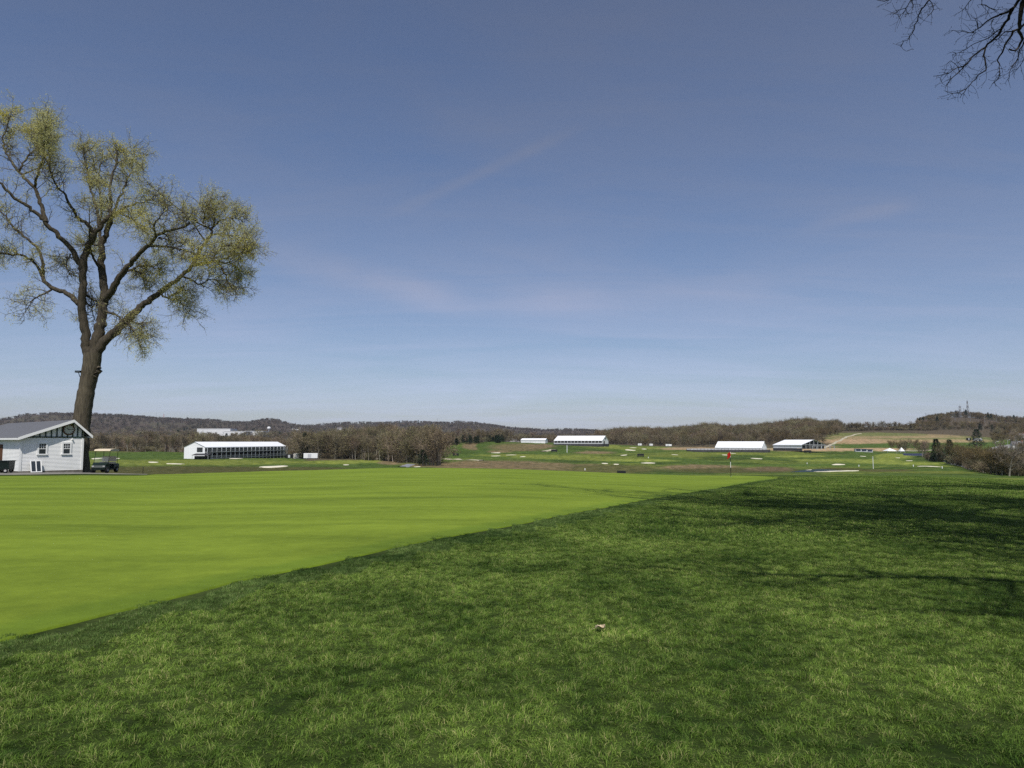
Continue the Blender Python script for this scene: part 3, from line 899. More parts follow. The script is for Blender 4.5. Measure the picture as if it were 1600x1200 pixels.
# limbs of the big elm followed from the photograph: (pixel x, pixel y) points, end radius in px, how far the
# limb swings away from or towards us over its length (m)
ELM = [
    ('trunk', [(118, 742), (122, 712), (127, 664), (131, 633), (135, 610), (140, 587), (143, 573), (145, 552)], 17, 14.5, 0),
    ('A', [(139, 560), (135, 540), (133, 517), (129, 493), (129, 470), (130, 447), (129.5, 423), (132, 400), (139, 379), (147, 364)], 7.4, 4.4, -1),
    ('A', [(147, 364), (160, 351), (170, 338), (173, 320), (171, 299), (173, 281), (180, 264), (184, 232)], 4.0, .8, 2),
    ('A', [(147, 364), (141, 355), (128, 344), (115, 331), (108, 316), (93, 294), (82, 277), (76, 258)], 3.2, .8, -4),
    ('A', [(155, 355), (154, 338), (149, 322), (145, 309), (141, 290), (132, 251), (130, 226)], 2.6, .7, 5),
    ('A', [(129, 425), (123, 409), (113, 390), (102, 377), (87, 364), (71, 348), (58, 333), (41, 320), (24, 309), (11, 299), (0, 286), (-25, 262), (-45, 235)], 4.6, 1, -4),
    ('A', [(71, 347), (67, 327), (62, 312), (53, 292), (41, 281), (30, 270), (19, 255), (9, 238), (4, 223), (9, 203), (13, 184)], 3.6, .7, 3),
    ('A', [(30, 268), (35, 255), (45, 244), (56, 231), (67, 221), (68, 201)], 1.8, .6, 2),
    ('A', [(54, 293), (61, 262), (70, 244), (69, 218), (71, 199)], 2.2, .6, -4),
    ('A', [(123, 475), (112, 464), (103, 458), (86, 451), (75, 447), (66, 433), (68, 414), (63, 400), (58, 387), (39, 370), (17, 351), (4, 333), (-15, 320)], 4.2, .8, 4),
    ('A', [(66, 432), (56, 412), (40, 400), (28, 398), (0, 396), (-40, 385)], 2.4, .7, -3),
    ('A', [(80, 453), (65, 461), (51, 468), (42, 482)], 1.8, .5, -2),
    ('A', [(110, 397), (104, 410), (106, 425), (112, 432)], 1.2, .5, 3),
    ('B', [(147, 556), (152, 531), (159, 500), (161, 475), (163, 456), (161, 435), (157.5, 414), (158, 398), (159, 381), (167, 362), (173, 344), (180, 333)], 9.4, 3.4, 2),
    ('B', [(180, 333), (191, 325), (208, 320), (226, 314), (240, 306)], 2.4, .7, -3),
    ('B', [(176, 340), (184, 312), (195, 294), (204, 268), (210, 240)], 2.6, .7, 4),
    ('B', [(158, 390), (156, 355), (160, 318), (152, 285), (160, 240)], 2.6, .7, 6),
    ('B', [(180, 333), (200, 338), (214, 348), (222, 358)], 1.8, .5, -3),
    ('C', [(160, 476), (163, 468), (174, 456), (182, 440), (196, 421), (208, 406), (213, 400), (226, 389), (237, 380), (243, 369), (258, 361), (276, 357), (287, 355), (297, 348)], 6.2, 1.2, -4),
    ('C', [(234, 384), (252, 385), (269, 386), (287, 390), (304, 397), (321, 406)], 2.2, .6, -2),
    ('C', [(248, 371), (258, 373), (267, 378), (275, 389)], 1.6, .5, 2),
    ('C', [(190, 430), (200, 421), (222, 415), (239, 417), (252, 420)], 2.4, .6, 3),
    ('C', [(205, 421), (213, 424), (225, 432), (228, 454)], 1.6, .5, 2),
    ('C', [(243, 369), (240, 350), (252, 335), (262, 322)], 1.8, .6, -3),
    ('D', [(148, 560), (152, 549), (163, 533), (182, 517), (201, 498), (217, 482), (235, 468), (252, 455), (271.5, 441), (287, 428), (302, 415), (319, 412), (339, 409), (360, 400), (384, 395)], 8.4, .9, 3),
    ('D', [(302, 414), (304, 408), (310.5, 391), (323.5, 376), (330, 363), (334, 352), (347, 343), (362, 339), (378, 344)], 3.6, .6, 3),
    ('D', [(330, 360), (315, 350), (300, 343), (282, 339), (276, 345)], 1.8, .5, -2),
    ('D', [(330, 367), (352, 367), (373, 370), (395, 376)], 1.7, .5, -2),
    ('D', [(335, 350), (336, 332), (349, 317)], 1.6, .5, 2),
    ('D', [(318, 350), (319, 328), (330, 312)], 1.3, .5, -2),
    ('D', [(251, 457), (255, 465), (260, 466), (271.5, 460), (295, 453)], 1.9, .5, -2),
    ('D', [(271, 461), (282, 471), (293, 486)], 1.3, .4, -1),
    ('D', [(285, 431), (297, 436), (315, 446), (328, 435), (339, 439), (348, 450)], 1.9, .5, 2),
    ('D', [(339, 411), (349.5, 423), (356, 443), (371, 460)], 1.9, .5, -1),
    ('D', [(341, 409), (365, 413), (380, 430)], 1.8, .5, 2),
    ('D', [(330, 408), (342, 388), (360, 383), (394, 396)], 1.6, .5, -3),
    ('D', [(161, 484), (168, 486), (182, 493), (198, 505), (210, 517), (216, 534)], 2.2, .5, -3),
    ('D', [(190, 499), (206, 503), (222, 506), (232, 528)], 1.5, .5, 2),
    ('A', [(133, 468), (145, 484), (149, 502)], 1.3, .4, 4),
    ('A', [(134, 460), (145, 468), (156, 474)], 1.6, .8, 2),
]


def big_elm():
    r = np.random.default_rng(5)
    d0 = 61.5
    px2m = d0 / F
    root = thing('elm_tree', 'tall spreading elm with yellow green young leaves rising behind the white shed', 'tree',
                 spot(119, d0, -.1))
    base = root.location
    wood, twig, leaf = MB(), MB(), MB()
    limb_mb = {}
    known = []                           # (u, v, depth) along limbs already laid
    starts = []                          # places side shoots may start from: point, direction, radius
    for name, pts, r0, r1, swing in ELM:
        pts = np.array(pts, float)
        if name == 'trunk':
            ds = np.full(len(pts), d0)
        else:
            kk = np.array(known)
            ds0 = kk[np.argmin(np.hypot(kk[:, 0] - pts[0, 0], kk[:, 1] - pts[0, 1])), 2]
            s = np.concatenate([[0], np.cumsum(np.hypot(*np.diff(pts, axis=0).T))]); s /= s[-1]
            ds = ds0 + swing * s ** 1.2
        # resample smoothly
        s = np.concatenate([[0], np.cumsum(np.hypot(*np.diff(pts, axis=0).T))]); tot = s[-1]; s /= tot
        n = max(8, int(tot / 5))
        t = np.linspace(0, 1, n)
        u, v, d = np.interp(t, s, pts[:, 0]), np.interp(t, s, pts[:, 1]), np.interp(t, s, ds)
        u[1:-1] = .25 * u[:-2] + .5 * u[1:-1] + .25 * u[2:]; v[1:-1] = .25 * v[:-2] + .5 * v[1:-1] + .25 * v[2:]
        P = np.array([at(a, b, c) for a, b, c in zip(u, v, d)])
        if name != 'trunk':
            P[1:-1] += r.normal(0, .05, (n - 2, 3)); d = P[:, 1]
        rad = (r0 + (r1 - r0) * t ** .8) * px2m
        if name == 'trunk':
            rad = np.interp(t, [0, .06, .18, .4, .7, .85, 1], np.array([24, 18.5, 14.5, 13, 12, 12.8, 13.5]) * px2m)
            P[0, 2] = base.z - .3
        known += [(a, b, c) for a, b, c in zip(u, v, d)]
        mb = limb_mb.setdefault(name, MB())
        mb.tube(P - np.array(base), rad * (1 + r.normal(0, .035, n)), 14 if r0 > 6 else 8 if r0 > 2 else 6)
        D = np.gradient(P, axis=0)
        for k in range(n):
            if name != 'trunk':
                starts.append((P[k], unit(D[k]), rad[k], t[k], r0))
        if name == 'trunk':
            for (bu, bv, br) in ((155, 578, 5), (150, 586, 4), (137, 612, 3.5), (126, 500, 3)):   # burls and old cut stubs
                c = np.array(at(bu, bv, d0 - .25)) - np.array(base)
                q = br * px2m
                mb.tube(np.array([c + np.array([-.1, .1, -q]), c + np.array([0, 0, -.3 * q]), c + np.array([0, -.05, .5 * q]), c + np.array([-.15, .1, 1.2 * q])]), [q * .5, q, q * .8, q * .2], 8)
    # boughs reaching to the far side and towards us, which the photograph only shows in front of others
    extra = []
    ctr = np.array(at(140, 420, d0))
    for k in range(4):
        p, dd, ra, tt, rr0 = starts[r.integers(0, len(starts))]
        while ra < .10:
            p, dd, ra, tt, rr0 = starts[r.integers(0, len(starts))]
        side = np.array([r.normal(0, .35), (1 if k % 2 else -1) * r.uniform(.6, 1.1), r.uniform(.25, .7)])
        Q = wander(p, side, r.uniform(5, 8), 9, .16, .03, r)
        extra.append(Q)
        qr = np.linspace(min(ra * .6, .13), .02, len(Q))
        limb_mb['B'].tube(Q - np.array(base), qr, 6)
        for j in range(2, len(Q)):
            starts.append((Q[j], unit(Q[j] - Q[j - 1]), qr[j], j / len(Q), 2))
    # side branches, shoots and twigs
    shoots = []
    for p, dd, ra, tt, rr0 in starts:
        if ra > .17:
            continue
        dens = .80 if ra < .055 else .42 if ra < .09 else .10
        for rep in range(5):
            if r.random() > dens:
                continue
            side = unit(np.cross(dd, r.normal(size=3)))
            dirv = unit(side * .9 + dd * .55 + np.array([0, 0, .18]))
            L = r.uniform(.6, 2.3) * (1.0 if p[2] > 12 else .8)
            Q = wander(p, dirv, L, 6, .24, .02 if p[2] > 11 else -.05, r)
            twig.tube(Q - np.array(base), np.linspace(min(ra * .6, .035), .010, len(Q)), 4)
            shoots.append(Q)
    tips, tdir = [], []
    for Q in shoots:
        for k in range(2, len(Q)):
            for rep in range(2):
                d = unit(Q[k] - Q[k - 1])
                dirv = unit(np.cross(d, r.normal(size=3)) * .9 + d * .6 + np.array([0, 0, .05]))
                S = wander(Q[k], dirv, r.uniform(.3, .95), 3, .26, -.02 if Q[k][2] > 11 else -.20, r)
                twig.tube(S - np.array(base), np.linspace(.013, .006, 4), 3)
                for j in range(1, 4):
                    for _ in range(2):
                        tips.append(S[j]); tdir.append(unit((S[j] - S[j - 1]) * 2 + r.normal(0, .55, 3) * np.linalg.norm(S[j] - S[j - 1]) * 2.2) * r.uniform(.12, .32))
    tips, tdir = np.array(tips), np.array(tdir)
    some = r.random(len(tips)) < .4
    tri_twigs(twig, tips[some] - np.array(base), tdir[some], .012)
    ends = tips + tdir * r.uniform(.3, 1.0, (len(tips), 1))
    # leafier in some boughs than in others, thinner at the outside
    f = fbm(ends[:, 0] / 3.0 + 4, ends[:, 2] / 3.0 + ends[:, 1] / 4, 61, 3)
    keep = r.random(len(ends)) < np.clip((f - .24) * 2.8, .26, 1.0)
    le = ends[keep]
    dense = f[keep] > .52
    le = np.concatenate([le, le + r.normal(0, .10, le.shape), le[dense] + r.normal(0, .16, le[dense].shape), le[dense] + r.normal(0, .2, le[dense].shape)])
    leaf_quads(leaf, le - np.array(base), .047, r)
    tr = limb_mb.pop('trunk')
    trunk = tr.build('trunk', M_BARK, root, smooth=True)
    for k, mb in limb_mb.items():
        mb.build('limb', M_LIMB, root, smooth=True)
    cr = twig.build('crown', M_TWIG, root)
    leaf.build('leaves', M_LEAF, cr)
    print('elm', len(shoots), len(tips), len(le))


big_elm()


# the bare tree whose branch tips hang into the picture; its trunk stands to the right
HANG = [
    ([(1640, -60), (1612, -25), (1592, 0), (1583, 12), (1570, 20), (1555, 26), (1540, 35), (1528, 45), (1521, 51)], .045, .008),
    ([(1521, 51), (1505, 50), (1491, 47)], .008, .004), ([(1522, 50), (1519, 62)], .007, .004),
    ([(1583, 13), (1576, 27), (1568, 42), (1562, 52), (1549, 65), (1537, 75), (1523, 86), (1511, 100), (1499, 113), (1487, 123), (1477, 134)], .030, .006),
    ([(1620, 20), (1600, 40), (1585, 49), (1576, 63), (1567, 77), (1560, 87), (1558.5, 98), (1565, 113), (1550, 132)], .026, .006),
    ([(1540, 73), (1537, 88), (1541, 94), (1540, 111), (1526, 120), (1511, 138), (1499, 153)], .016, .005),
    ([(1511, 100), (1495, 106), (1480, 115), (1468, 120), (1456, 118)], .011, .004),
    ([(1511, 138), (1500, 145), (1488, 146), (1480, 143)], .008, .004),
    ([(1470, -30), (1456, -10), (1451, 2), (1440, 17), (1433, 33), (1427, 50), (1420, 60), (1408, 70)], .018, .004),
    ([(1452, 0), (1460, 14), (1455, 20)], .008, .004),
    ([(1440, -20), (1424, 0), (1415, 13), (1400, 16)], .014, .004), ([(1415, 13), (1405, 27)], .008, .003),
    ([(1425, 0), (1427, 12)], .008, .003), ([(1410, -20), (1389, 0), (1374, 1)], .012, .004),
    ([(1530, -20), (1516, 0), (1508, 13), (1497, 20)], .012, .004),
    ([(1545, -20), (1532, 5), (1545, 12), (1560, 17)], .014, .006),
    ([(1610, -20), (1598, 5), (1593, 35), (1592, 50), (1598, 62), (1590, 77), (1575, 78)], .055, .012),
    ([(1600, 65), (1592, 80), (1590, 93), (1580, 105), (1577, 118), (1574, 125)], .014, .004),
    ([(1552, 30), (1548, 43), (1553, 49), (1550, 58)], .010, .004), ([(1528, 44), (1526, 32), (1518, 27)], .010, .003),
    ([(1620, 60), (1605, 85), (1596, 100), (1590, 108)], .014, .004),
    ([(1568, 42), (1552, 52), (1545, 62), (1528, 66), (1515, 73), (1500, 82), (1488, 84)], .011, .004),
    ([(1585, 49), (1570, 50), (1560, 60), (1545, 62)], .012, .005),
    ([(1499, 113), (1496, 100), (1484, 94), (1480, 100)], .008, .003),
]


def bare_tree(label, x, y, seed, hang, lean, length, nb, fh=6.2):
    r = np.random.default_rng(seed)
    base = on_ground(x, y, -.1)
    root = thing('bare_tree', label, 'tree', base)
    b = np.array(base)
    trunk, crown, bud = MB(), MB(), MB()
    fork = b + np.array([-.5, .1, fh])
    trunk.tube(np.array([(0, 0, -.3), (0, 0, .25), (-.05, 0, 1.2), (-.2, .05, fh * .5), (-.4, .1, fh * .8), (-.5, .1, fh + .1)]), [.85, .62, .5, .46, .44, .42], 14)
    # branches within sight
    seen = []
    for pts, r0, r1 in (HANG if hang else []):
        pts = np.array(pts, float)
        d = 13.4 + r.uniform(-.5, .5)
        if seen:
            kk = np.concatenate(seen)
            m = np.argmin(np.hypot(kk[:, 0] - pts[0, 0], kk[:, 1] - pts[0, 1]))
            if np.hypot(kk[m, 0] - pts[0, 0], kk[m, 1] - pts[0, 1]) < 4: d = kk[m, 2]
        n = max(5, int(np.hypot(*np.diff(pts, axis=0).T).sum() / 6))
        s = np.concatenate([[0], np.cumsum(np.hypot(*np.diff(pts, axis=0).T))]); s /= s[-1]
        t = np.linspace(0, 1, n)
        u, v = np.interp(t, s, pts[:, 0]), np.interp(t, s, pts[:, 1])
        dd = d + r.uniform(-.6, .6) * t
        seen.append(np.stack([u, v, dd], -1))
        P = np.array([at(a, c, e) for a, c, e in zip(u, v, dd)])
        P[1:] += r.normal(0, .012, (n - 1, 3))
        crown.tube(P - b, np.linspace(r0, r1, n), 6)
        # side twigs with buds
        for k in range(1, n):
            for rep in range(3):
                if r.random() > .5: continue
                dv_ = unit(P[k] - P[k - 1])
                q = wander(P[k], unit(np.cross(dv_, r.normal(size=3)) + dv_ * .7 + np.array([-.15, 0, -.05])), r.uniform(.10, .38), 4, .25, -.03, r)
                crown.tube(q - b, np.linspace(.0045, .0022, 5), 3)
                if r.random() < .6:
                    q2 = wander(q[2], unit(q[2] - q[1] + r.normal(0, .6, 3) * .1), r.uniform(.06, .18), 2, .3, 0, r)
                    crown.tube(q2 - b, [.003, .0026, .002], 3)
                    bud.lathe([(0, -.012), (.007, 0), (0, .012)], 5, q2[-1] - b)
                if r.random() < .5:
                    bud.lathe([(0, -.011), (.0065, 0), (0, .011)], 5, q[-1] - b)

    def in_view(P):
        u, v = project(P[:, 0], P[:, 1], P[:, 2])
        return np.any((u > -60) & (u < 1660) & (v > -45) & (v < 1300) & (P[:, 1] > 0))
    # the bough that carries them and the boughs over our heads
    if hang:
      link1 = np.array(at(1640, -60, 13.6)); link2 = np.array(at(1470, -30, 13.4))
      top = np.array([8.2, 13.0, 12.6])
      trunk.tube(np.array([fork, fork + (-1.6, .3, 2.6), fork + (-3.4, .7, 4.6), (12.2, 13.4, 12.2), link1 + (.6, 0, .7), link1]) - b, [.24, .21, .16, .12, .085, .05], 8)
      trunk.tube(np.array([(12.2, 13.4, 12.2), (10.2, 13.3, 12.5), top, link2 + (-.0, .1, .25), link2]) - b, [.10, .075, .05, .03, .02], 7)
      for u0, v0 in ((1440, -20), (1410, -20), (1530, -20), (1545, -20), (1610, -20), (1620, 20), (1620, 60)):
          e = np.array(at(u0, v0, 13.4)); s0 = np.array([11.0 if u0 > 1500 else 8.6, 13.35, 12.4])
          trunk.tube(np.array([s0, (s0 + e) / 2 + (0, .1, .25), e]) - b, [.035, .028, .018], 5)
    # high boughs that shade the lawn
    boughs = []
    for k in range(nb):
        a = R(90) + k * 2.4 + r.normal(0, .3)
        el = r.uniform(.35, 1.2)
        d = np.array([math.cos(a) * math.cos(el), math.sin(a) * math.cos(el), math.sin(el)])
        d = unit(d + np.array(lean) * r.random())    # the crown leans over the lawn
        P = wander(fork + (0, 0, r.uniform(-.6, 1.6)), d, r.uniform(.6, 1.0) * length, 12, .13, .035, r)
        boughs.append(P)
    for P in boughs:
        if in_view(P[3:]): 
            j = next(i for i in range(2, len(P)) if in_view(P[i:i + 1])) if in_view(P) else len(P)
            P = P[:max(j - 1, 3)]
            if in_view(P): continue
        n = len(P); rad = np.linspace(.19, .03, n)
        trunk.tube(P - b, rad, 7)
        for k in range(3, n):
            for rep in range(2):
                dv_ = unit(P[k] - P[k - 1])
                Q = wander(P[k], unit(np.cross(dv_, r.normal(size=3)) + dv_ * .6 + np.array([0, 0, .2])), r.uniform(1.6, 3.6), 6, .2, .03, r)
                if in_view(Q): continue
                crown.tube(Q - b, np.linspace(.045, .012, 7), 5)
                T0, T1 = [], []
                for m in range(1, 7):
                    for _ in range(2):
                        dq = unit(Q[m] - Q[m - 1])
                        S = wander(Q[m], unit(np.cross(dq, r.normal(size=3)) + dq * .7), r.uniform(.5, 1.2), 3, .2, .0, r)
                        if in_view(S): continue
                        crown.tube(S - b, np.linspace(.012, .006, 4), 3)
                        for i in range(1, 4):
                            for z in range(2):
                                T0.append(S[i]); T1.append(unit((S[i] - S[i - 1]) + r.normal(0, .2, 3)) * r.uniform(.2, .5))
                if T0:
                    T0, T1 = np.array(T0), np.array(T1)
                    ok = [not in_view(np.stack([x, x + y])) for x, y in zip(T0, T1)]
                    if any(ok): tri_twigs(crown, T0[ok] - b, T1[ok], .024)
    trunk.build('trunk', M_BARK2, root, smooth=True)
    c = crown.build('crown', M_BARK2, root)
    if hang:
        tag(bud.build('buds', M_BUD, c), kind='stuff')
    return root


bare_tree('leafless tree whose thin dark budded branches hang into the sky above the lawn', 17.6, 12.2, 9, True, (-1.5, -.2, .3), 18, 20)
bare = bare_tree('leafless tree casting branching shade over the sloping lawn', 12.5, 3.0, 19, False, (-1.1, .1, .5), 16, 12)
tall = [bare_tree('tall leafless tree casting branching shade over the sloping lawn', 13.6, 13.2, 49, False, (-1.3, 0, .7), 19, 18, 11.0),
        bare_tree('tall leafless tree casting branching shade over the sloping lawn', 22.5, 19.0, 29, False, (-1.1, 0, .5), 20, 13, 11.5),
        bare_tree('tall leafless tree casting branching shade over the sloping lawn', 33.0, 29.5, 39, False, (-1.1, 0, .5), 22, 18, 14.5)]
for o in tall:
    o['group'] = 'tall bare trees shading the lawn'


# ---- trees of the woods and of the row along the road: a few kinds, each built once
def wood_tree(kind, seed):
    """meshes of one tree: trunk with limbs, crown of fine shoots, optional young leaves"""
    r = np.random.default_rng(seed)
    tr, cr, lf = MB(), MB(), MB()
    H = {'tall': 17, 'round': 13, 'bushy': 9, 'conifer': 14, 'far': 13}[kind] * r.uniform(.9, 1.12)
    if kind == 'conifer':
        tr.tube(np.array([(0, 0, -.5), (0, 0, H * .4), (.1, 0, H)]), [.28, .2, .03], 6)
        n = 1500
        z = H * (.06 + .94 * r.random(n) ** 1.15); a = r.uniform(0, 6.283, n)
        rm = (1 - z / H) ** .75 * H * .27 * (.75 + .4 * np.sin(a * 3 + z * 1.7)) + .15
        q = rm * r.random(n) ** .4
        P = np.stack([np.cos(a) * q, np.sin(a) * q, z], -1)
        D = np.stack([np.cos(a), np.sin(a), r.uniform(-.45, .15, n)], -1) * r.uniform(.5, 1.2, n)[:, None]
        tri_twigs(cr, P, D, .34)
        return tr, cr, lf, H
    hb = {'tall': .42, 'round': .24, 'bushy': .10, 'far': .04}[kind]
    spread = {'tall': .27, 'round': .40, 'bushy': .5, 'far': .36}[kind] * H
    R0 = H * .016 + .06
    T = wander((0, 0, -.4), (r.normal(0, .04), r.normal(0, .04), 1), H * (.86 if kind != 'round' else .6), 8, .045, .03, r)
    tr.tube(T, np.linspace(R0, R0 * .25, 9), 6)
    nl = {'tall': 13, 'round': 15, 'bushy': 14, 'far': 9}[kind]
    P0, D0 = [], []
    for k in range(nl):
        f = hb + (1 - hb) * (k + r.random()) / nl * .92
        i = f * 8 * (.86 if kind != 'round' else 1) ; i = min(i, 7.9)
        p = T[int(i)] + (T[int(i) + 1] - T[int(i)]) * (i - int(i))
        a = k * 2.4 + r.normal(0, .4)
        shape = math.sin(math.pi * min(1, max(0, (f - hb) / (1 - hb) * .8 + .2))) ** .6
        L = spread * shape * r.uniform(.8, 1.15) + .8
        e = r.uniform(.35, .85) if kind != 'tall' else r.uniform(.7, 1.15)
        Q = wander(p, (math.cos(a) * math.cos(e), math.sin(a) * math.cos(e), math.sin(e)), L, 5, .14, .05, r)
        tr.tube(Q, np.linspace(R0 * .38, .02, 6), 4)
        for j in range(1, 6):
            for m in range({'tall': 5, 'round': 6, 'bushy': 6, 'far': 3}[kind]):
                d = unit(Q[j] - Q[j - 1])
                s = wander(Q[j], unit(np.cross(d, r.normal(size=3)) * 1.0 + d * .7 + np.array([0, 0, .35])), r.uniform(.8, 2.0), 3, .2, .04, r)
                w = .055 if kind != 'far' else .2
                P0.append(s[0]); D0.append((s[3] - s[0]))
                for g in (1, 2, 3):
                    for _ in range(2 if kind != 'far' else 1):
                        P0.append(s[g]); D0.append(unit((s[g] - s[g - 1]) + r.normal(0, .22, 3) + np.array([0, 0, .08])) * r.uniform(.5, 1.1))
    P0, D0 = np.array(P0), np.array(D0)
    tri_twigs(cr, P0, D0, (.075 if kind != 'far' else .34))
    E = P0 + D0 * .8
    E = E[r.random(len(E)) < .5]
    leaf_quads(lf, E + r.normal(0, .25, E.shape), .17 if kind != 'far' else .42, r)
    return tr, cr, lf, H


M_TRUNK = mat('wood_trunk', (.29, .26, .21), .95, .1, .25, 2, color2=(.16, .14, .11), obj_var=.45)
M_WTWIG = mat('wood_twigs', (.185, .142, .100), .95, .05, .2, .5, obj_var=.40)
M_WLEAF = mat('wood_young_leaves', (.23, .20, .095), .85, .1, .25, .4, obj_var=.40, trans=.2)
M_ROWTW = mat('row_twigs', (.135, .102, .056), .95, .05, .2, .5, obj_var=.18)
M_ROWLF = mat('row_young_leaves', (.20, .155, .060), .85, .1, .25, .4, obj_var=.16, trans=.2)
M_NEEDLE = mat('conifer_needles', (.026, .044, .022), .85, .1, .25, .6, obj_var=.2)
M_BLOSSOM = mat('pale_blossom', (.42, .36, .30), .85, .1, .2, .5, trans=.15)
M_SPRING = mat('fresh_leaves', (.22, .23, .045), .85, .1, .2, .5, trans=.2)

KINDS = {}


def kind_meshes(key, kind, seed, mt, mc, ml, lite=False):
    tr, cr, lf, H = wood_tree(kind, seed)
    a = tr.mesh(key + '_trunk', mt); b = cr.mesh(key + '_crown', mc)
    c = lf.mesh(key + '_leaves', ml) if (ml is not None and lf.V) else None
    KINDS[key] = (a, b, c, H)


for k in range(4):
    kind_meshes(f'tall{k}', 'tall', 400 + k, M_TRUNK, M_WTWIG, M_WLEAF if k % 2 else None)
    kind_meshes(f'round{k}', 'round', 420 + k, M_TRUNK, M_ROWTW, M_ROWLF if k != 3 else None)
for k in range(3):
    kind_meshes(f'bushy{k}', 'bushy', 440 + k, M_TRUNK, M_WTWIG, M_WLEAF)
    kind_meshes(f'conifer{k}', 'conifer', 460 + k, M_TRUNK, M_NEEDLE, None)
kind_meshes('spring0', 'bushy', 470, M_TRUNK, M_WTWIG, M_SPRING)
kind_meshes('blossom0', 'bushy', 474, M_TRUNK, M_WTWIG, M_BLOSSOM)
kind_meshes('bareround0', 'round', 476, mat('pale_trunk', (.27, .245, .20), .9, .1, .2, 3), mat('pale_twigs', (.19, .16, .12), .9, .05, .15, 1), None)


LOOK = {'tall0': 'slender bare', 'tall1': 'slender budding', 'tall2': 'straight bare', 'tall3': 'straight budding', 'round0': 'round crowned budding', 'round1': 'spreading budding',
        'round2': 'broad budding', 'round3': 'round crowned bare', 'bushy0': 'low bushy', 'bushy1': 'squat budding', 'bushy2': 'shrubby budding'}


def place_tree(name, key, p, h, label, group=None, width=1.0):
    if '%' in label:
        label = label.replace('%', LOOK[key]); group = LOOK[key] + ' ' + group
    a, b, c, H = KINDS[key]
    s = h / H
    o = thing(name, label, 'tree', p, random.uniform(0, 6.28), group)
    o.scale = (s * width, s * width, s)
    link('trunk', a, o)
    cr = link('crown', b, o)
    if c is not None:
        link('leaves', c, cr)
    return o


def joined(key, name):
    """the meshes of one kind as a single piece for the woods that read as a mass"""
    a, b, c, H = KINDS[key]
    V, T, mats, mi, n = [], [], [], [], 0
    for k, me in enumerate([m for m in (a, b, c) if m is not None]):
        me.calc_loop_triangles()
        co = np.zeros(len(me.vertices) * 3, np.float32); me.vertices.foreach_get('co', co)
        tv = np.zeros(len(me.loop_triangles) * 3, np.int32); me.loop_triangles.foreach_get('vertices', tv)
        V.append(co.reshape(-1, 3)); T.append(tv.reshape(-1, 3) + n); n += len(co) // 3
        mats.append(me.materials[0]); mi.append(np.full(len(tv) // 3, k))
    return mesh_np(name, np.concatenate(V), None, np.concatenate(T), mats, np.concatenate(mi)), H


def wood(name, label, pts, keys, h0, h1, weights=None, width=1.0):
    pr = [joined(k, name + '_tree') for k in keys]
    n = len(pts)
    pts = np.asarray(pts)
    idx = rng.choice(len(keys), n, p=weights)
    h = rng.uniform(h0, h1, n)
    s = h / np.array([p[1] for p in pr])[idx]
    rot = np.stack([np.zeros(n), np.zeros(n), rng.uniform(0, 6.28, n)], -1)
    return scatter(name, [p[0] for p in pr], pts, rot, np.stack([s * width, s * width, s], -1), idx, label, 'woodland')


def strew(u0, u1, d0, d1, n, cond=None, jit=1.0):
    """random places between two columns and two depths"""
    u = rng.uniform(u0, u1, n); d = np.sqrt(rng.uniform(d0 ** 2, d1 ** 2, n))
    if cond is not None:
        k = cond(u, d); u, d = u[k], d[k]
    x = (u - 800) / F * 1.004 * d
    return np.stack([x, d, ground_z(x, d)], -1)

# ------------------------------------------------------------------ woods
def front(u):
    return np.interp(u, [470, 590, 640, 665, 690], [405, 385, 335, 300, 292])


wood('left_woodland', 'brown leafless wood massed behind the left fairway mounds',
     strew(-260, 490, 490, 760, 520), ['tall0', 'tall1', 'tall2', 'tall3', 'bushy0', 'bushy1'], 11, 16, [.25, .2, .2, .15, .1, .1])
wood('centre_woodland', 'brown leafless wood climbing the rise in the middle of the course',
     strew(470, 692, 300, 700, 700, lambda u, d: (d > front(u) + 12) & (u < 690 - np.clip((d - 330) / 20, 0, 14))), ['tall0', 'tall1', 'tall2', 'tall3', 'bushy0', 'bushy2'], 11, 17.5, [.25, .2, .2, .2, .08, .07])
for k in range(44):
    u = -40 + 520 * (k + random.random()) / 44
    place_tree('woodland_tree', f'tall{random.randrange(4)}', spot(u, random.uniform(462, 486)), random.uniform(10, 14.5),
               '% tree on the edge of the wood behind the left mounds', 'trees on the edge of the left wood')
for k in range(64):
    u = 472 + 214 * (k + random.random()) / 64
    place_tree('woodland_tree', f'tall{random.randrange(4)}' if random.random() < .8 else f'bushy{random.randrange(3)}', spot(u, float(front(u)) + random.uniform(-4, 12)), random.uniform(11, 16.5),
               '% tree on the edge of the wood climbing the central rise', 'trees on the edge of the central wood')
wood('wood_undergrowth', 'low brown undergrowth along the edges of the two woods',
     np.concatenate([strew(-60, 480, 458, 520, 170), strew(470, 690, 285, 430, 420, lambda u, d: (d > front(u) - 3) & (d < front(u) + 40))]), ['bushy0', 'bushy1', 'bushy2'], 1.8, 4.2, None, 1.5)
wood('ridge_undergrowth', 'low scrub under the trees of the right ridge and mast hill',
     np.concatenate([strew(1290, 1460, 995, 1060, 260), strew(1430, 1700, 1015, 1400, 420, lambda u, d: ~((np.abs(u - 1520) < 40) & (d > 1090) & (d < 1290)))]), ['bushy0', 'bushy1', 'bushy2'], 3, 5.5, None, 1.6)
place_tree('flowering_tree', 'spring0', spot(603, 372), 10.5, 'small yellow green tree in leaf before the brown central wood', width=.75)
place_tree('flowering_tree', 'blossom0', spot(621, 366), 8, 'low pale blossoming tree before the brown central wood', width=1.2)
place_tree('dark_shrub', 'conifer1', spot(661, 292), 6.5, 'squat dark evergreen at the foot of the central wood', width=1.9)
place_tree('evergreen_tree', 'conifer2', spot(476, 404), 15, 'green evergreen beside the left end of the central wood', width=1.1)
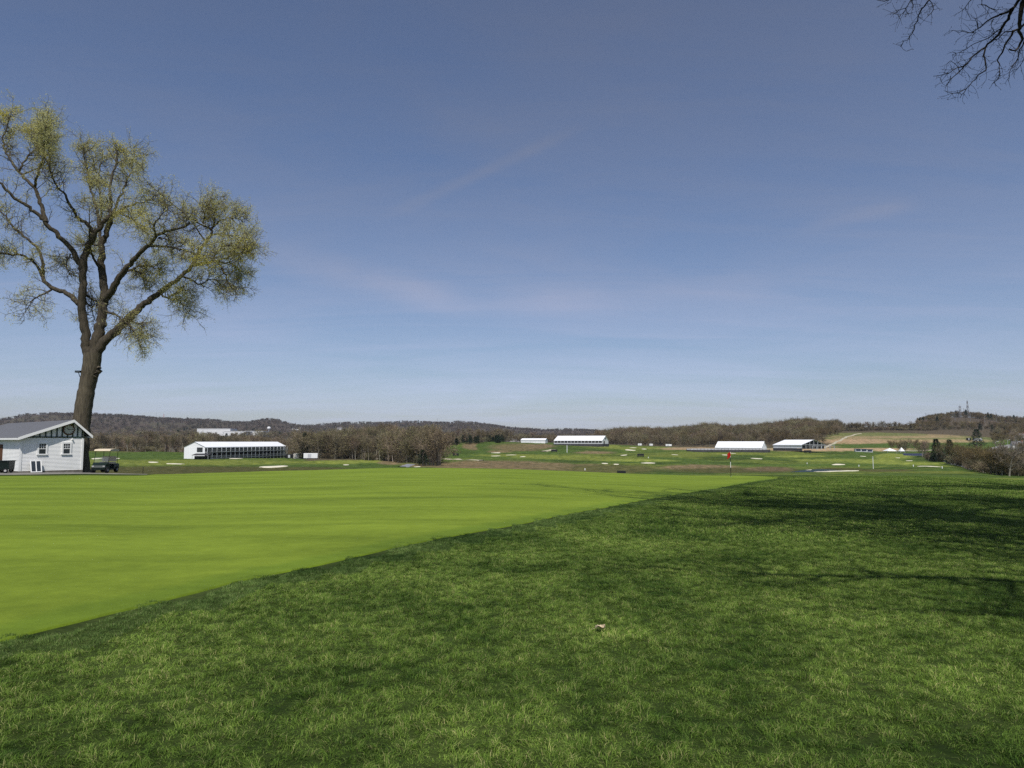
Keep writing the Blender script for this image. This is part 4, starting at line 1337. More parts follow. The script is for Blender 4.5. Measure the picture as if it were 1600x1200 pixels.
for k in range(26):
    u = 690 + 108 * (k + random.random()) / 26
    place_tree('slope_tree', random.choice(['tall0', 'tall2', 'round3', 'bushy1']), spot(u, random.uniform(640, 720)), random.uniform(9, 15),
               '% tree on the crest behind the dry grass hillock', 'trees on the crest beyond the hillock')
wood('evergreen_scrub', 'dark green scrub below the crest trees', strew(692, 786, 610, 680, 90), ['conifer0', 'conifer1', 'bushy0'], 3.5, 7, [.4, .4, .2], 1.5)
wood('hill_woodland', 'dense brown wood covering the hill behind the white tents',
     strew(935, 1310, 735, 1150, 1900, lambda u, d: d > np.interp(u, [935, 1000, 1060, 1200, 1270, 1310], [800, 770, 745, 735, 735, 900])),
     ['round0', 'round1', 'round3', 'tall0', 'bushy1', 'bushy2', 'conifer0'], 9, 16, [.2, .18, .16, .14, .17, .15, .0])
for k in range(34):
    u = 945 + 350 * (k + random.random()) / 34
    place_tree('hill_tree', random.choice(['round0', 'round1', 'bushy0', 'bushy1', 'bushy2', 'tall1']), spot(u, random.uniform(712, 740)), random.uniform(8, 13),
               '% tree along the foot of the wooded hill behind the tents', 'trees along the foot of the wooded hill')
for k in range(46):
    u = 1296 + 160 * (k + random.random()) / 46
    place_tree('ridge_tree', random.choice(['round0', 'round1', 'round2', 'round3', 'tall1', 'tall2']), spot(u, random.uniform(1005, 1045)), random.uniform(9, 16),
               'small % tree standing on the ridge above the dry field', 'trees on the ridge above the field')
wood('tower_hill_woodland', 'bare grey brown wood ringing the hill of radio masts',
     strew(1430, 1700, 1015, 1480, 800, lambda u, d: ~((np.abs(u - 1520) < 40) & (d > 1090) & (d < 1300) & (rng.random(len(u)) > .07))), ['round0', 'round1', 'round3', 'tall0', 'tall2', 'conifer0'], 9, 15, [.24, .22, .2, .14, .14, .06])
wood('roadside_woodland', 'mixed wood on the slope behind the roadside tree row',
     strew(1535, 1760, 430, 980, 300, lambda u, d: ~((u < 1585) & (d > 520) & (d < 760)) & (u > 1540 + np.clip(520 - d, 0, 200) * .3)), ['round0', 'round1', 'round2', 'bushy0', 'bushy2', 'conifer1'], 7, 12, [.2, .2, .2, .15, .15, .1])
wood('valley_woodland', 'hazy leafless woods filling the valley floor', strew(-320, 960, 760, 2300, 2600), ['tall0', 'tall1', 'round3', 'bushy1', 'conifer0'], 9, 14, [.3, .25, .25, .15, .05], 1.5)


def far_tree(key, seed, ml):
    tr, cr, lf, H = wood_tree('far', seed)
    KINDS[key] = (tr.mesh(key + '_t', M_TRUNK), cr.mesh(key + '_c', M_FTW), lf.mesh(key + '_l', ml), H)


M_FTW = mat('far_twigs', (.105, .080, .068), .95, .05, .15, .5, obj_var=.35)
M_FLF = mat('far_leaves', (.112, .088, .068), .95, .05, .15, .5, obj_var=.35)
for k in range(3):
    far_tree(f'far{k}', 480 + k, M_FLF)
wood('ridge_woodland', 'purple brown leafless forest over the far ridge', strew(-420, 1010, 2250, 4100, 9000), ['far0', 'far1', 'far2', 'conifer2'], 9, 15, [.33, .33, .3, .04], 1.5)

# the tree row beside the road on the right: base pixel, top pixel
ROW = [(1394, 703, 684, 'round2'), (1405, 704, 686, 'round1'), (1414, 706, 687, 'bushy1'), (1429, 704, 682, 'round0'), (1441, 714, 683, 'round3'), (1447, 719, 684, 'tall2'),
       (1464, 721, 686, 'conifer0'), (1475, 722, 684, 'round3'), (1485, 725, 687, 'conifer1'), (1495, 727, 684, 'round1'), (1504, 729, 688, 'round2'), (1511, 731, 688, 'round0'),
       (1516, 733, 690, 'round2'), (1524, 735, 690, 'round1'), (1533, 738, 688, 'round3'), (1539, 739, 690, 'round0'), (1549, 741, 692, 'round2'), (1557, 742, 694, 'round1'), (1566, 743, 695, 'round0')]
for u, vb, vt, key in ROW:
    p = hit(u, vb, 120)
    h = (vb - vt) / F * p.y
    if key.startswith('conifer'):
        place_tree('spruce_tree', key, p, h, 'dark green spruce among the budding trees along the roadside hedge', 'spruces in the roadside row', 1.25)
    elif p.y > 400:
        place_tree('roadside_tree', key, p, h, '% rust brown tree beyond the far end of the roadside row', 'trees beyond the roadside row', 1.0)
    else:
        place_tree('roadside_tree', key, p, h, '% olive brown tree in the row along the roadside hedge', 'trees in the roadside row', .95)
place_tree('pale_tree', 'bareround0', hit(1577, 744, 150), 12, 'pale barked leafless tree at the near end of the roadside row')
place_tree('spruce_tree', 'conifer2', spot(1527, 680), 17, 'big dark spruce standing alone above the curved road', width=1.7)
hp = []
for k in range(170):
    f = random.random()
    u = 1450 + 150 * f
    v = np.interp(u, [1450, 1475, 1495, 1511, 1539, 1566, 1600], [719, 722, 726, 731, 738.5, 742.5, 744])
    p = hit(u, float(v), 120)
    hp.append(on_ground(p.x + random.uniform(1, 9), p.y + random.uniform(2, 9)))
wood('roadside_hedge', 'dark tangled hedge under the roadside tree row', hp, ['bushy0', 'bushy1', 'conifer0'], 2.2, 4.4, [.35, .3, .35], 1.3)
hp = [spot(random.uniform(1568, 1680), random.uniform(230, 330)) for k in range(60)]
wood('thicket', 'loose brown thicket at the near end of the roadside row', hp, ['bushy0', 'bushy1', 'bushy2', 'round3'], 4, 9)

# ------------------------------------------------------------------ bunkers, pond, paths
M_SAND = mat('bunker_sand', (.66, .61, .47), .95, .1, .06, .6, .3)
M_PATH = mat('cart_path_asphalt', (.22, .205, .18), .95, .1, .12, 1.2, .3)
M_ROAD = mat('road_asphalt', (.30, .295, .285), .95, .1, .12, .3)
M_TRACK = mat('gravel_track', (.40, .36, .26), .95, .1, .1, .5)
M_WATER = mat('pond_water', (.030, .046, .046), .5, .12, .15, .3)


def blob(name, u, v, ru, rv, material, dmin=120, lift=.14, label=None, n=36, seed=None, lip=True):
    c = hit(u, v, dmin)
    far, near = hit(u, v - rv, dmin), hit(u, v + rv, dmin)
    hw = ru / F * c.y
    hd = min(max(.42 * (far.y - near.y), hw * .3), hw * 1.3, 22)
    t = np.arange(n) * 2 * np.pi / n
    s = seed if seed is not None else int(u * 7 + v)
    r = 1 + .30 * (fbm(np.cos(t) * 1.3 + s, np.sin(t) * 1.3 + s * .37, s, 3) - .5) * 2
    V, Q, T = [], [], []
    for f, dz in ((1.0, -.5), (1.0, lift), (.8, lift - .03), (.45, lift - .05)):
        x = c.x + np.cos(t) * r * hw * f; y = c.y + np.sin(t) * r * hd * f
        V.append(np.stack([x, y, ground_z(x, y) + dz], -1))
    V.append(np.array([[c.x, c.y, c.z + lift]]))
    for k in range(3):
        i = np.arange(n); j = (i + 1) % n
        Q.append(np.stack([k * n + i, k * n + j, (k + 1) * n + j, (k + 1) * n + i], -1))
    i = np.arange(n); j = (i + 1) % n
    T = np.stack([3 * n + i, 3 * n + j, np.full(n, 4 * n)], -1)
    o = link(name, mesh_np(name, np.concatenate(V), np.concatenate(Q), T, (material,), None, True))
    return tag(o, label, kind='structure')


for u, v, ru, rv in [(428, 729, 20, 1.7), (240, 722.5, 7, .8), (274, 724.6, 12, 1.2), (153, 716.5, 8, 1.3), (179, 716.8, 7, 1.0), (541, 726.5, 4.5, .8),
                     (369, 716.5, 9, .5), (774, 712.6, 7, .7), (799, 711, 8, .9), (817, 713.6, 4, .7), (935, 697.4, 11, .8), (989, 699.6, 5, .6), (985, 703.3, 8, .7),
                     (1006, 701.6, 4, .5), (1054, 710.6, 5, .6), (945, 724.3, 4.5, .8), (963, 725.6, 4, .6), (1012, 723.6, 10, .7), (1134, 711, 6, .8), (1145, 708.4, 4, .6),
                     (1183, 716.6, 9, .8), (1303, 736.3, 30, 1.1), (1264, 734.5, 4, .7), (1310, 725.8, 9, .8), (1348, 713, 4, .6), (1403, 715.4, 3, .7), (1452, 729, 14, 1.3),
                     (1590, 725, 5, .6), (775, 707.6, 7, .5), (652, 729.5, 5, .6), (975, 711.3, 5, .5), (1420, 720, 4, .4)]:
    blob('sand_bunker', u, v, ru, rv, M_SAND)
blob('pond', 1276, 737, 38, 1.6, M_WATER, 120, .12)


def strip(name, pts, w, material, lift, n=60):
    P = np.array([(p[0], p[1]) for p in pts], float)
    s = np.concatenate([[0], np.cumsum(np.hypot(*np.diff(P, axis=0).T))]); t = np.linspace(0, s[-1], n)
    x, y = np.interp(t, s, P[:, 0]), np.interp(t, s, P[:, 1])
    k = np.ones(5) / 5
    x[2:-2] = np.convolve(x, k, 'valid'); y[2:-2] = np.convolve(y, k, 'valid')
    dx, dy = np.gradient(x), np.gradient(y); L = np.hypot(dx, dy)
    nx, ny = -dy / L, dx / L
    w = np.interp(t / s[-1], np.linspace(0, 1, len(np.atleast_1d(w))), np.atleast_1d(w)) if np.ndim(w) else np.full(n, w)
    o = np.linspace(-.5, .5, 9)
    X = x[:, None] + nx[:, None] * o[None] * w[:, None]; Y = y[:, None] + ny[:, None] * o[None] * w[:, None]
    Z = ground_z(X, Y) + lift
    Z[:, 0] -= lift + .1; Z[:, -1] -= lift + .1
    idx = np.arange(X.size).reshape(X.shape)
    q = np.stack([idx[:-1, :-1], idx[1:, :-1], idx[1:, 1:], idx[:-1, 1:]], -1).reshape(-1, 4)
    return tag(link(name, mesh_np(name, np.stack([X, Y, Z], -1), q, None, (material,), None, True)), kind='structure')


strip('cart_path', [spot(-200, 50.5), spot(-60, 51.6), spot(60, 53.2), spot(130, 54.6), spot(180, 55.2), spot(222, 55.6), spot(232, 55.8)], [7, 7, 6.6, 6, 4.6, 1.4, .3], M_PATH, .04)
strip('gravel_track', [spot(1275, 600), spot(1300, 720), spot(1325, 840), spot(1346, 905)], 3, M_TRACK, .3)
strip('gravel_track', [spot(1385, 560), spot(1420, 570), spot(1455, 575)], 4, M_TRACK, .35)
strip('road', [spot(1552, 560), spot(1553, 620), spot(1566, 700), spot(1586, 745), spot(1640, 790)], 12, M_ROAD, .5)
strip('roadside_path', [spot(1474, 372), spot(1495, 318), spot(1520, 280), spot(1548, 252), spot(1570, 240)], 2.2, M_ROAD, .2)
strip('stony_ditch', [spot(628, 270), spot(636, 290), spot(642, 300)], 4, mat('grey_stone', (.25, .26, .28), .9, .1, .3, 3), .3)
strip('gravel_track', [spot(690, 395), spot(712, 380), spot(730, 350), spot(752, 330)], 3, M_TRACK, .3)
strip('gravel_track', [spot(849, 475), spot(858, 490), spot(864, 500)], 5, M_TRACK, .3)
strip('gravel_track', [spot(914, 236), spot(935, 228), spot(958, 222)], 3, M_TRACK, .25)

# ------------------------------------------------------------------ shed
M_SIDING = mat('white_clapboard', (.87, .855, .82), .6, .25, .03, 1.5)
M_TRIM = mat('white_trim', (.84, .83, .80), .5, .3, .02, 3)
M_GREEN = mat('dark_green_paint', (.025, .052, .038), .6, .3, .15, 3)
M_SHINGLE = mat('grey_shingles', (.145, .148, .162), .9, .15, .12, 7, .4, stretch=(1, 3, 1))
M_GLASS = mat('dark_window_glass', (.035, .042, .048), .08, .6, .15, 1.0)
M_CONC = mat('concrete_footing', (.20, .18, .155), .95, .1, .2, 3)
M_WOODBR = mat('brown_wood', (.13, .062, .032), .8, .2, .2, 5)
M_DIAL = mat('cream_dial', (.55, .55, .46), .6, .3, .04, 6)
M_BLACK = mat('black_paint', (.012, .012, .013), .5, .3, .1, 3)
PHI = R(50)
A0 = at(30, 737.5, 56)
shed = thing('shed', 'small white clapboard shed with a clock in its green timbered gable', 'shed', A0, PHI)
WX, HY, RX, RZ = 4.43, 17.0, 3.55, 4.12


def roof_z(x):
    return 2.72 + (RZ - 2.72) * (x + .15) / (RX + .15) if x < RX else RZ - (RZ - 2.94) * (x - RX) / (4.86 - RX)


def siding(along, L, z0, z1, flip=1):
    """clapboards: each course tilts out over the one below"""
    mb = MB()
    n = int((z1 - z0) / .105)
    h = (z1 - z0) / n
    for k in range(n):
        a, b = z0 + k * h, z0 + (k + 1) * h
        o0, o1 = -.026, -.010
        if along == 'x':
            mb.add([(0, o0, a), (L, o0, a), (L, o1, b), (0, o1, b), (0, o1, a), (L, o1, a)], [(0, 1, 2, 3), (4, 5, 1, 0)])
        else:
            mb.add([(o0, 0, a), (o0, L, a), (o1, L, b), (o1, 0, b), (o1, 0, a), (o1, L, a)], [(0, 3, 2, 1), (4, 0, 1, 5)])
    return mb


wall = MB().box(0, WX, 0, HY, -.05, 2.72)
wall.add([(0, 0, 2.72), (WX, 0, 2.72), (WX, 0, roof_z(WX) - .06), (RX, 0, RZ - .06), (0, HY, 2.72), (WX, HY, 2.72), (WX, HY, roof_z(WX) - .06), (RX, HY, RZ - .06)], [(0, 1, 2, 3), (5, 4, 7, 6)])
wall.build('wall', M_TRIM, shed)
siding('x', WX, .06, 2.66).build('siding', M_SIDING, shed)
siding('y', 4.4, .06, 2.70).build('siding', M_SIDING, shed)
MB().box(-.06, WX + .04, -.06, HY, -1.2, .05).build('footing', M_CONC, shed)
rf = MB()
for x0, x1 in ((-.28, RX), (RX, 4.98)):
    z0, z1 = (roof_z(x0), RZ) if x0 < RX else (RZ, roof_z(4.98))
    n = 16 if x0 < RX else 6
    for k in range(n):                                  # shingle courses
        xa, xb = x0 + (x1 - x0) * k / n, x0 + (x1 - x0) * (k + 1) / n
        za, zb = z0 + (z1 - z0) * k / n, z0 + (z1 - z0) * (k + 1) / n
        if x0 < RX: za += .022
        else: zb += .022
        rf.add([(xa, -.42, za + .04), (xb, -.42, zb + .04), (xb, HY + .3, zb + .04), (xa, HY + .3, za + .04), (xa, -.42, za - .03), (xb, -.42, zb - .03), (xb, HY + .3, zb - .03), (xa, HY + .3, za - .03)],
               [(0, 1, 2, 3), (7, 6, 5, 4), (0, 4, 5, 1), (3, 2, 6, 7), (0, 3, 7, 4), (1, 5, 6, 2)])
roof = rf.build('roof', M_SHINGLE, shed)
for x0, z0, x1, z1 in ((-.30, roof_z(-.30), RX, RZ), (RX, RZ, 5.0, roof_z(5.0))):
    MB().add([(x0, -.47, z0 - .17), (x1, -.47, z1 - .17), (x1, -.47, z1 + .055), (x0, -.47, z0 + .055), (x0, -.425, z0 - .17), (x1, -.425, z1 - .17), (x1, -.425, z1 + .055), (x0, -.425, z0 + .055)],
             [(0, 1, 2, 3), (7, 6, 5, 4), (3, 2, 6, 7), (0, 4, 5, 1), (0, 3, 7, 4), (1, 5, 6, 2)]).build('rake_board', M_TRIM, roof)
MB().box(-.40, -.29, -.46, HY, roof_z(-.3) - .15, roof_z(-.3) + .0).build('gutter', M_TRIM, roof)
MB().box(-.285, .0, -.42, HY, 2.50, 2.535).build('soffit', M_TRIM, roof)
MB().box(4.9, 5.0, -.46, HY, roof_z(5) - .13, roof_z(5) + .0).build('gutter', M_TRIM, roof)
MB().box(-.055, .10, -.055, .09, .05, 2.70).build('corner_board', M_TRIM, shed)
MB().box(WX - .10, WX + .05, -.055, .09, .05, 2.70).build('corner_board', M_TRIM, shed)
MB().box(-.05, WX + .05, -.06, -.001, 2.69, 2.79).build('gable_band', M_GREEN, shed)
for bx in (.43, .86, 1.27, 1.67, 2.08, 2.47, 2.85, 3.24, 3.62, 3.98, 4.33):
    zt = roof_z(bx) - .12
    MB().add([(bx - .045, -.05, 2.79), (bx + .045, -.05, 2.79), (bx + .045, -.05, roof_z(bx + .045) - .14), (bx - .045, -.05, roof_z(bx - .045) - .14),
              (bx - .045, 0, 2.79), (bx + .045, 0, 2.79), (bx + .045, 0, roof_z(bx + .045) - .14), (bx - .045, 0, roof_z(bx - .045) - .14)],
             [(0, 1, 2, 3), (0, 4, 5, 1), (3, 2, 6, 7), (0, 3, 7, 4), (1, 5, 6, 2)]).build('batten', M_GREEN, shed)
for x0, x1 in ((0, RX), (RX, WX)):                      # green board under the rake
    MB().add([(x0, -.045, roof_z(x0) - .14), (x1, -.045, roof_z(x1) - .14), (x1, -.045, roof_z(x1) - .045), (x0, -.045, roof_z(x0) - .045)], [(0, 1, 2, 3)]).build('rake_batten', M_GREEN, shed)
# clock
cz, cx = 3.36, 3.31
clock = tag(MB().lathe([(0, -.055), (.36, -.055), (.36, -.11), (.43, -.11), (.45, -.06), (.45, -.02)], 32, (cx, 0, cz), 'Y').build('clock', M_WOODBR, shed), 'round clock with brown rim and cream dial')
MB().lathe([(0, -.075), (.365, -.072)], 32, (cx, 0, cz), 'Y').build('dial', M_DIAL, clock)
for k in range(12):
    a = k * math.pi / 6
    c, s = math.sin(a), math.cos(a)
    MB().bar((cx + c * .275, -.080, cz + s * .275), (cx + c * .335, -.080, cz + s * .335), .008, .03).build('hour_mark', M_BLACK, clock)
for a, L, w in ((R(-55), .20, .045), (R(88), .28, .03)):
    MB().bar((cx - math.sin(a) * .05, -.086, cz - math.cos(a) * .05), (cx + math.sin(a) * L, -.086, cz + math.cos(a) * L), .008, w).build('clock_hand', M_BLACK, clock)
# windows
for wx in (1.49, 3.22):
    z0, z1, hw = 1.40, 2.20, .235
    win = MB()
    for b in ((wx - hw - .12, wx - hw, z0 - .10, z1 + .14), (wx + hw, wx + hw + .12, z0 - .10, z1 + .14), (wx - hw, wx + hw, z1, z1 + .14)):
        win.box(b[0], b[1], -.075, -.005, b[2], b[3])
    w_ = win.build('window', M_TRIM, shed)
    MB().box(wx - hw - .15, wx + hw + .15, -.10, -.005, z0 - .10, z0).build('sill', M_TRIM, w_)
    zm_ = (z0 + z1) / 2
    for a, b in ((z0, zm_), (zm_, z1)):
        MB().box(wx - hw, wx + hw, -.052, -.04, a, b).build('pane', M_GLASS, w_)
    MB().box(wx - hw, wx + hw, -.066, -.053, zm_ - .022, zm_ + .022).build('sash_bar', M_TRIM, w_)
    for k in (-1, 1):
        MB().box(wx + k * hw / 3 - .012, wx + k * hw / 3 + .012, -.060, -.053, zm_ + .022, z1).build('muntin', M_TRIM, w_)
    MB().box(wx - hw, wx + hw, -.059, -.0525, (zm_ + z1) / 2 - .01, (zm_ + z1) / 2 + .012).build('muntin', M_TRIM, w_)
MB().box(3.56, 3.62, -.16, -.02, 2.52, 2.66).build('wall_lamp', M_TRIM, shed)
dr = MB().box(-.05, -.005, 4.5, 5.5, .05, 2.15).build('door', M_WOODBR, shed)
MB().lathe([(0, -.03), (.03, 0), (0, .03)], 8, (-.07, 4.6, 1.05)).build('handle', M_BLACK, dr)

# framed panels leaning on the shed
B0 = A0 + Vector((math.cos(PHI) * .62 + math.sin(PHI) * .55, math.sin(PHI) * .62 - math.cos(PHI) * .55, 0))
fr = thing('leaning_frame', 'white two panel frame with dark panes leaning against the clapboard wall', 'frame', on_ground(B0.x, B0.y, .03), PHI)
fm = MB()
tilt = Matrix.Rotation(-R(20), 4, 'X')
for b in ((0, .07, 0, .98), (.36, .43, 0, .98), (.71, .78, 0, .98)):
    fm.box(b[0], b[1], -.025, .025, b[2], b[3], tilt)
for b in ((.07, .36), (.43, .71)):
    fm.box(b[0], b[1], -.025, .025, 0, .06, tilt); fm.box(b[0], b[1], -.025, .025, .92, .98, tilt)
fm.build('frame', M_TRIM, fr)
for b in ((.07, .36), (.43, .71)):
    MB().box(b[0], b[1], -.008, .008, .06, .92, tilt).build('panel', M_GLASS, fr)

# ------------------------------------------------------------------ golf cart and utility cart
M_CARTG = mat('dark_green_body', (.005, .014, .012), .4, .4, .1, 2)
M_BEIGE = mat('beige_plastic', (.62, .52, .37), .6, .3, .05, 2)
M_TYRE = mat('tyre_rubber', (.015, .015, .016), .9, .2, .2, 6)
M_RIM = mat('grey_hub', (.45, .44, .42), .5, .4, .1, 4)
M_SCREEN = mat('clear_screen', (.30, .33, .32), .1, .5, .05, 2)
_n = M_SCREEN.node_tree.nodes; _t = _n.new('ShaderNodeBsdfTransparent'); _m = _n.new('ShaderNodeMixShader'); _m.inputs[0].default_value = .8
M_SCREEN.node_tree.links.new(_n['Principled BSDF'].outputs[0], _m.inputs[1]); M_SCREEN.node_tree.links.new(_t.outputs[0], _m.inputs[2])
M_SCREEN.node_tree.links.new(_m.outputs[0], _n['Material Output'].inputs[0])


def wheel(parent, x, y, r, w):
    t = MB().lathe([(r * .55, -w / 2), (r * .92, -w / 2), (r, -w / 4), (r, w / 4), (r * .92, w / 2), (r * .55, w / 2)], 18, (x, y, r), 'Y').build('wheel', M_TYRE, parent, smooth=True)
    MB().lathe([(0, -w * .42), (r * .3, -w * .42), (r * .57, -w * .36), (r * .57, w * .36), (r * .3, w * .42), (0, w * .42)], 14, (x, y, r), 'Y').build('hub', M_RIM, t)


def golf_cart(loc, rz):
    c = thing('golf_cart', 'dark green golf cart with beige roof parked beside the shed', 'golf cart', loc, rz)
    # front cowl in side view (x forward, z up)
    prof = [(.55, .24), (1.18, .26), (1.22, .44), (1.12, .60), (.82, .80), (.70, .82), (.60, .58)]
    mb = MB()
    W = .56
    n = len(prof)
    V = [(x, -W * (1 if x < 1 else .86), z) for x, z in prof] + [(x, W * (1 if x < 1 else .86), z) for x, z in prof]
    mb.add(V, [(i, (i + 1) % n, n + (i + 1) % n, n + i) for i in range(n)])
    for k in range(1, n - 1):
        mb.T.append(np.array([(0, k + 1, k), (n, n + k, n + k + 1)]))
    body = mb.build('front_cowl', M_CARTG, c)
    MB().box(-1.0, .58, -.50, .50, .22, .31).build('floor_pan', M_BLACK, c)
    rear = MB().prism([(-.55, .32), (.55, .32), (.55, .62), (.48, .70), (-.48, .70), (-.55, .62)], -1.15, -.22).build('rear_body', M_CARTG, c)
    MB().prism([(-.52, .70), (.52, .70), (.52, .80), (.48, .84), (-.48, .84), (-.52, .80)], -.62, -.08).build('seat', M_BEIGE, c)
    MB().prism([(-.52, .88), (.52, .88), (.52, 1.22), (.46, 1.28), (-.46, 1.28), (-.52, 1.22)], -.70, -.58).build('backrest', M_BEIGE, c)
    rp = MB()
    P = [(-.95, 1.74), (-.9, 1.82), (-.2, 1.88), (.55, 1.83), (.68, 1.72), (.55, 1.68), (-.9, 1.68)]
    n = len(P)
    rp.add([(x, -.60, z) for x, z in P] + [(x, .60, z) for x, z in P], [(i, (i + 1) % n, n + (i + 1) % n, n + i) for i in range(n)])
    for k in range(1, n - 1):
        rp.T.append(np.array([(0, k + 1, k), (n, n + k, n + k + 1)]))
    rp.build('roof', M_BEIGE, c)
    for y in (-.53, .53):
        MB().tube(np.array([(.78, y, .78), (.60, y, 1.3), (.50, y, 1.75)]), .02, 6).build('strut', M_BLACK, c)
        MB().tube(np.array([(-.80, y, .68), (-.84, y, 1.3), (-.86, y, 1.75)]), .02, 6).build('strut', M_BLACK, c)
        MB().box(1.12, 1.20, y * .75 - .08, y * .75 + .08, .50, .58).build('headlight', M_RIM, body)
    MB().add([(.755, -.5, .84), (.755, .5, .84), (.63, .5, 1.22), (.63, -.5, 1.22)], [(0, 1, 2, 3)]).build('windscreen', M_SCREEN, c)
    st = MB().tube(np.array([(.62, .25, .80), (.40, .25, 1.0)]), .018, 6)
    t = np.linspace(0, 2 * np.pi, 17)
    st.tube(np.stack([.40 + .10 * np.sin(t), .25 + .17 * np.cos(t), 1.0 + .13 * np.sin(t)], -1), .014, 5)
    st.build('steering_wheel', M_BLACK, c)
    for x in (.86, -.72):
        for y in (-.50, .50):
            wheel(c, x, y, .23, .20)
    MB().box(-1.22, -1.16, -.5, .5, .30, .40).build('bumper', M_BLACK, c)
    return c


pc = spot(166, 56.4, .06)
golf_cart(pc, R(-84))
pu = spot(8, 53.6, .06)
uc = thing('utility_cart', 'dark green utility cart with a deep bin at the shed corner', 'utility cart', pu, R(12))
ub = MB().prism([(-.42, .24), (.42, .24), (.50, .86), (-.50, .86)], -.62, .52).build('bin', M_CARTG, uc)
MB().box(-.68, .58, -.54, .54, .865, .91).build('lid', M_CARTG, ub)
MB().tube(np.array([(-.66, -.4, .7), (-.95, -.4, .88), (-.95, .4, .88), (-.66, .4, .7)]), .018, 6).build('handle', M_BLACK, uc)
MB().box(-1.0, -.70, -.35, .35, .16, .44).build('tow_box', M_TRIM, uc)
for x in (-.35, .3):
    for y in (-.45, .45):
        wheel(uc, x, y, .17, .10)
# floodlight on the elm
fl = at(122.5, 581, 61.0)
lamp = thing('floodlight', 'small black floodlight on a bracket fixed to the elm trunk', 'floodlight', fl)
MB().box(-.22, .22, -.16, .12, -.07, .10).build('housing', M_BLACK, lamp)
MB().tube(np.array([(.02, 0, -.07), (.10, .05, -.40), (.30, .15, -.55), (.55, .3, -.72)]), .03, 6).build('bracket', M_BLACK, lamp)
MB().box(-.19, .19, -.165, -.162, -.05, .08).build('lens', M_GLASS, lamp)
ps = thing('stake', 'thin dark stake at the end of the asphalt path', 'stake', spot(225, 56.2))
MB().tube(np.array([(0, 0, -.2), (0, 0, .55)]), .02, 6, True).build('shaft', M_BLACK, ps)
MB().lathe([(0, .62), (.03, .58), (.03, .55), (0, .55)], 8).build('cap', M_BLACK, ps)

# ------------------------------------------------------------------ flagstick, fallen leaf
M_RED = mat('red_flag_cloth', (.52, .025, .018), .8, .1, .15, 6, trans=.2)
M_WHITE = mat('white_enamel', (.80, .80, .78), .45, .3, .03, 3)
fp = hit(1142, 745)
flag = thing('flagstick', 'black and white banded flagstick with a limp red flag on the green', 'flagstick', fp)
H = (745 - 705.5) / F * fp.y
for z0, z1, m in ((0, .36, M_BLACK), (.36, .58, M_WHITE), (.58, .76, M_BLACK), (.76, .97, M_WHITE), (.97, 1.0, M_BLACK)):
    MB().tube(np.array([(0, 0, z0 * H), (0, 0, z1 * H)]), .022, 8, True).build('stick_band', m, flag)
fb = MB()
nx_, nz_ = 9, 8
G = []
for j in range(nz_):
    for i in range(nx_):
        s, t = i / (nx_ - 1), j / (nz_ - 1)
        G.append((-.03 - .24 * s + .04 * math.sin(t * 3), -.05 * math.sin(s * 9 + t * 2), H * .985 - .44 * t - .22 * s * (1 - .2 * t)))
fb.add(G, [(j * nx_ + i, j * nx_ + i + 1, (j + 1) * nx_ + i + 1, (j + 1) * nx_ + i) for j in range(nz_ - 1) for i in range(nx_ - 1)])
fb.build('flag', M_RED, flag, smooth=True)
MB().lathe([(.054, .0), (.054, .034), (.075, .034)], 14).build('cup_rim', M_WHITE, flag)
lp = hit(938, 989)
lf = thing('fallen_leaf', 'curled pale brown dead leaf lying on the rough grass', 'leaf', lp + Vector((0, 0, .045)), R(20))
lf.scale = (.88, .88, .7)
lm = MB()
nu, nv = 13, 7
G = []
for i in range(nu):
    s = i / (nu - 1)
    wd = .034 * math.sin(math.pi * min(1, s * 1.02)) ** .7 * (1 + .28 * math.sin(s * 21))
    for j in range(nv):
        t = (j / (nv - 1) - .5) * 2
        G.append((s * .115 - .057, t * wd, .030 * t * t + .012 * math.sin(s * 7) + .01 * math.sin(t * 4 + s * 5)))
lm.add(G, [(i * nv + j, (i + 1) * nv + j, (i + 1) * nv + j + 1, i * nv + j + 1) for i in range(nu - 1) for j in range(nv - 1)])
M_DEAD = mat('dead_leaf', (.52, .42, .28), .8, .15, .2, 30)
lm.build('blade', M_DEAD, lf, smooth=True)
MB().tube(np.array([(-.057, 0, .004), (-.085, .006, -.005), (-.10, .004, -.018)]), [.0016, .0013, .001], 5).build('stalk', M_DEAD, lf)

# ------------------------------------------------------------------ hospitality tents
M_TENT = mat('white_tent_vinyl', (.82, .82, .82), .55, .3, .02, .2)
M_ALU = mat('grey_aluminium', (.50, .51, .52), .5, .5, .06, 1)
M_DARK = mat('dark_scrim', (.058, .057, .060), .8, .2, .2, .6)
M_DECK = mat('grey_deck', (.45, .45, .44), .8, .2, .08, .6)
M_TGLASS = mat('tent_glazing', (.05, .055, .06), .15, .5, .2, .4)


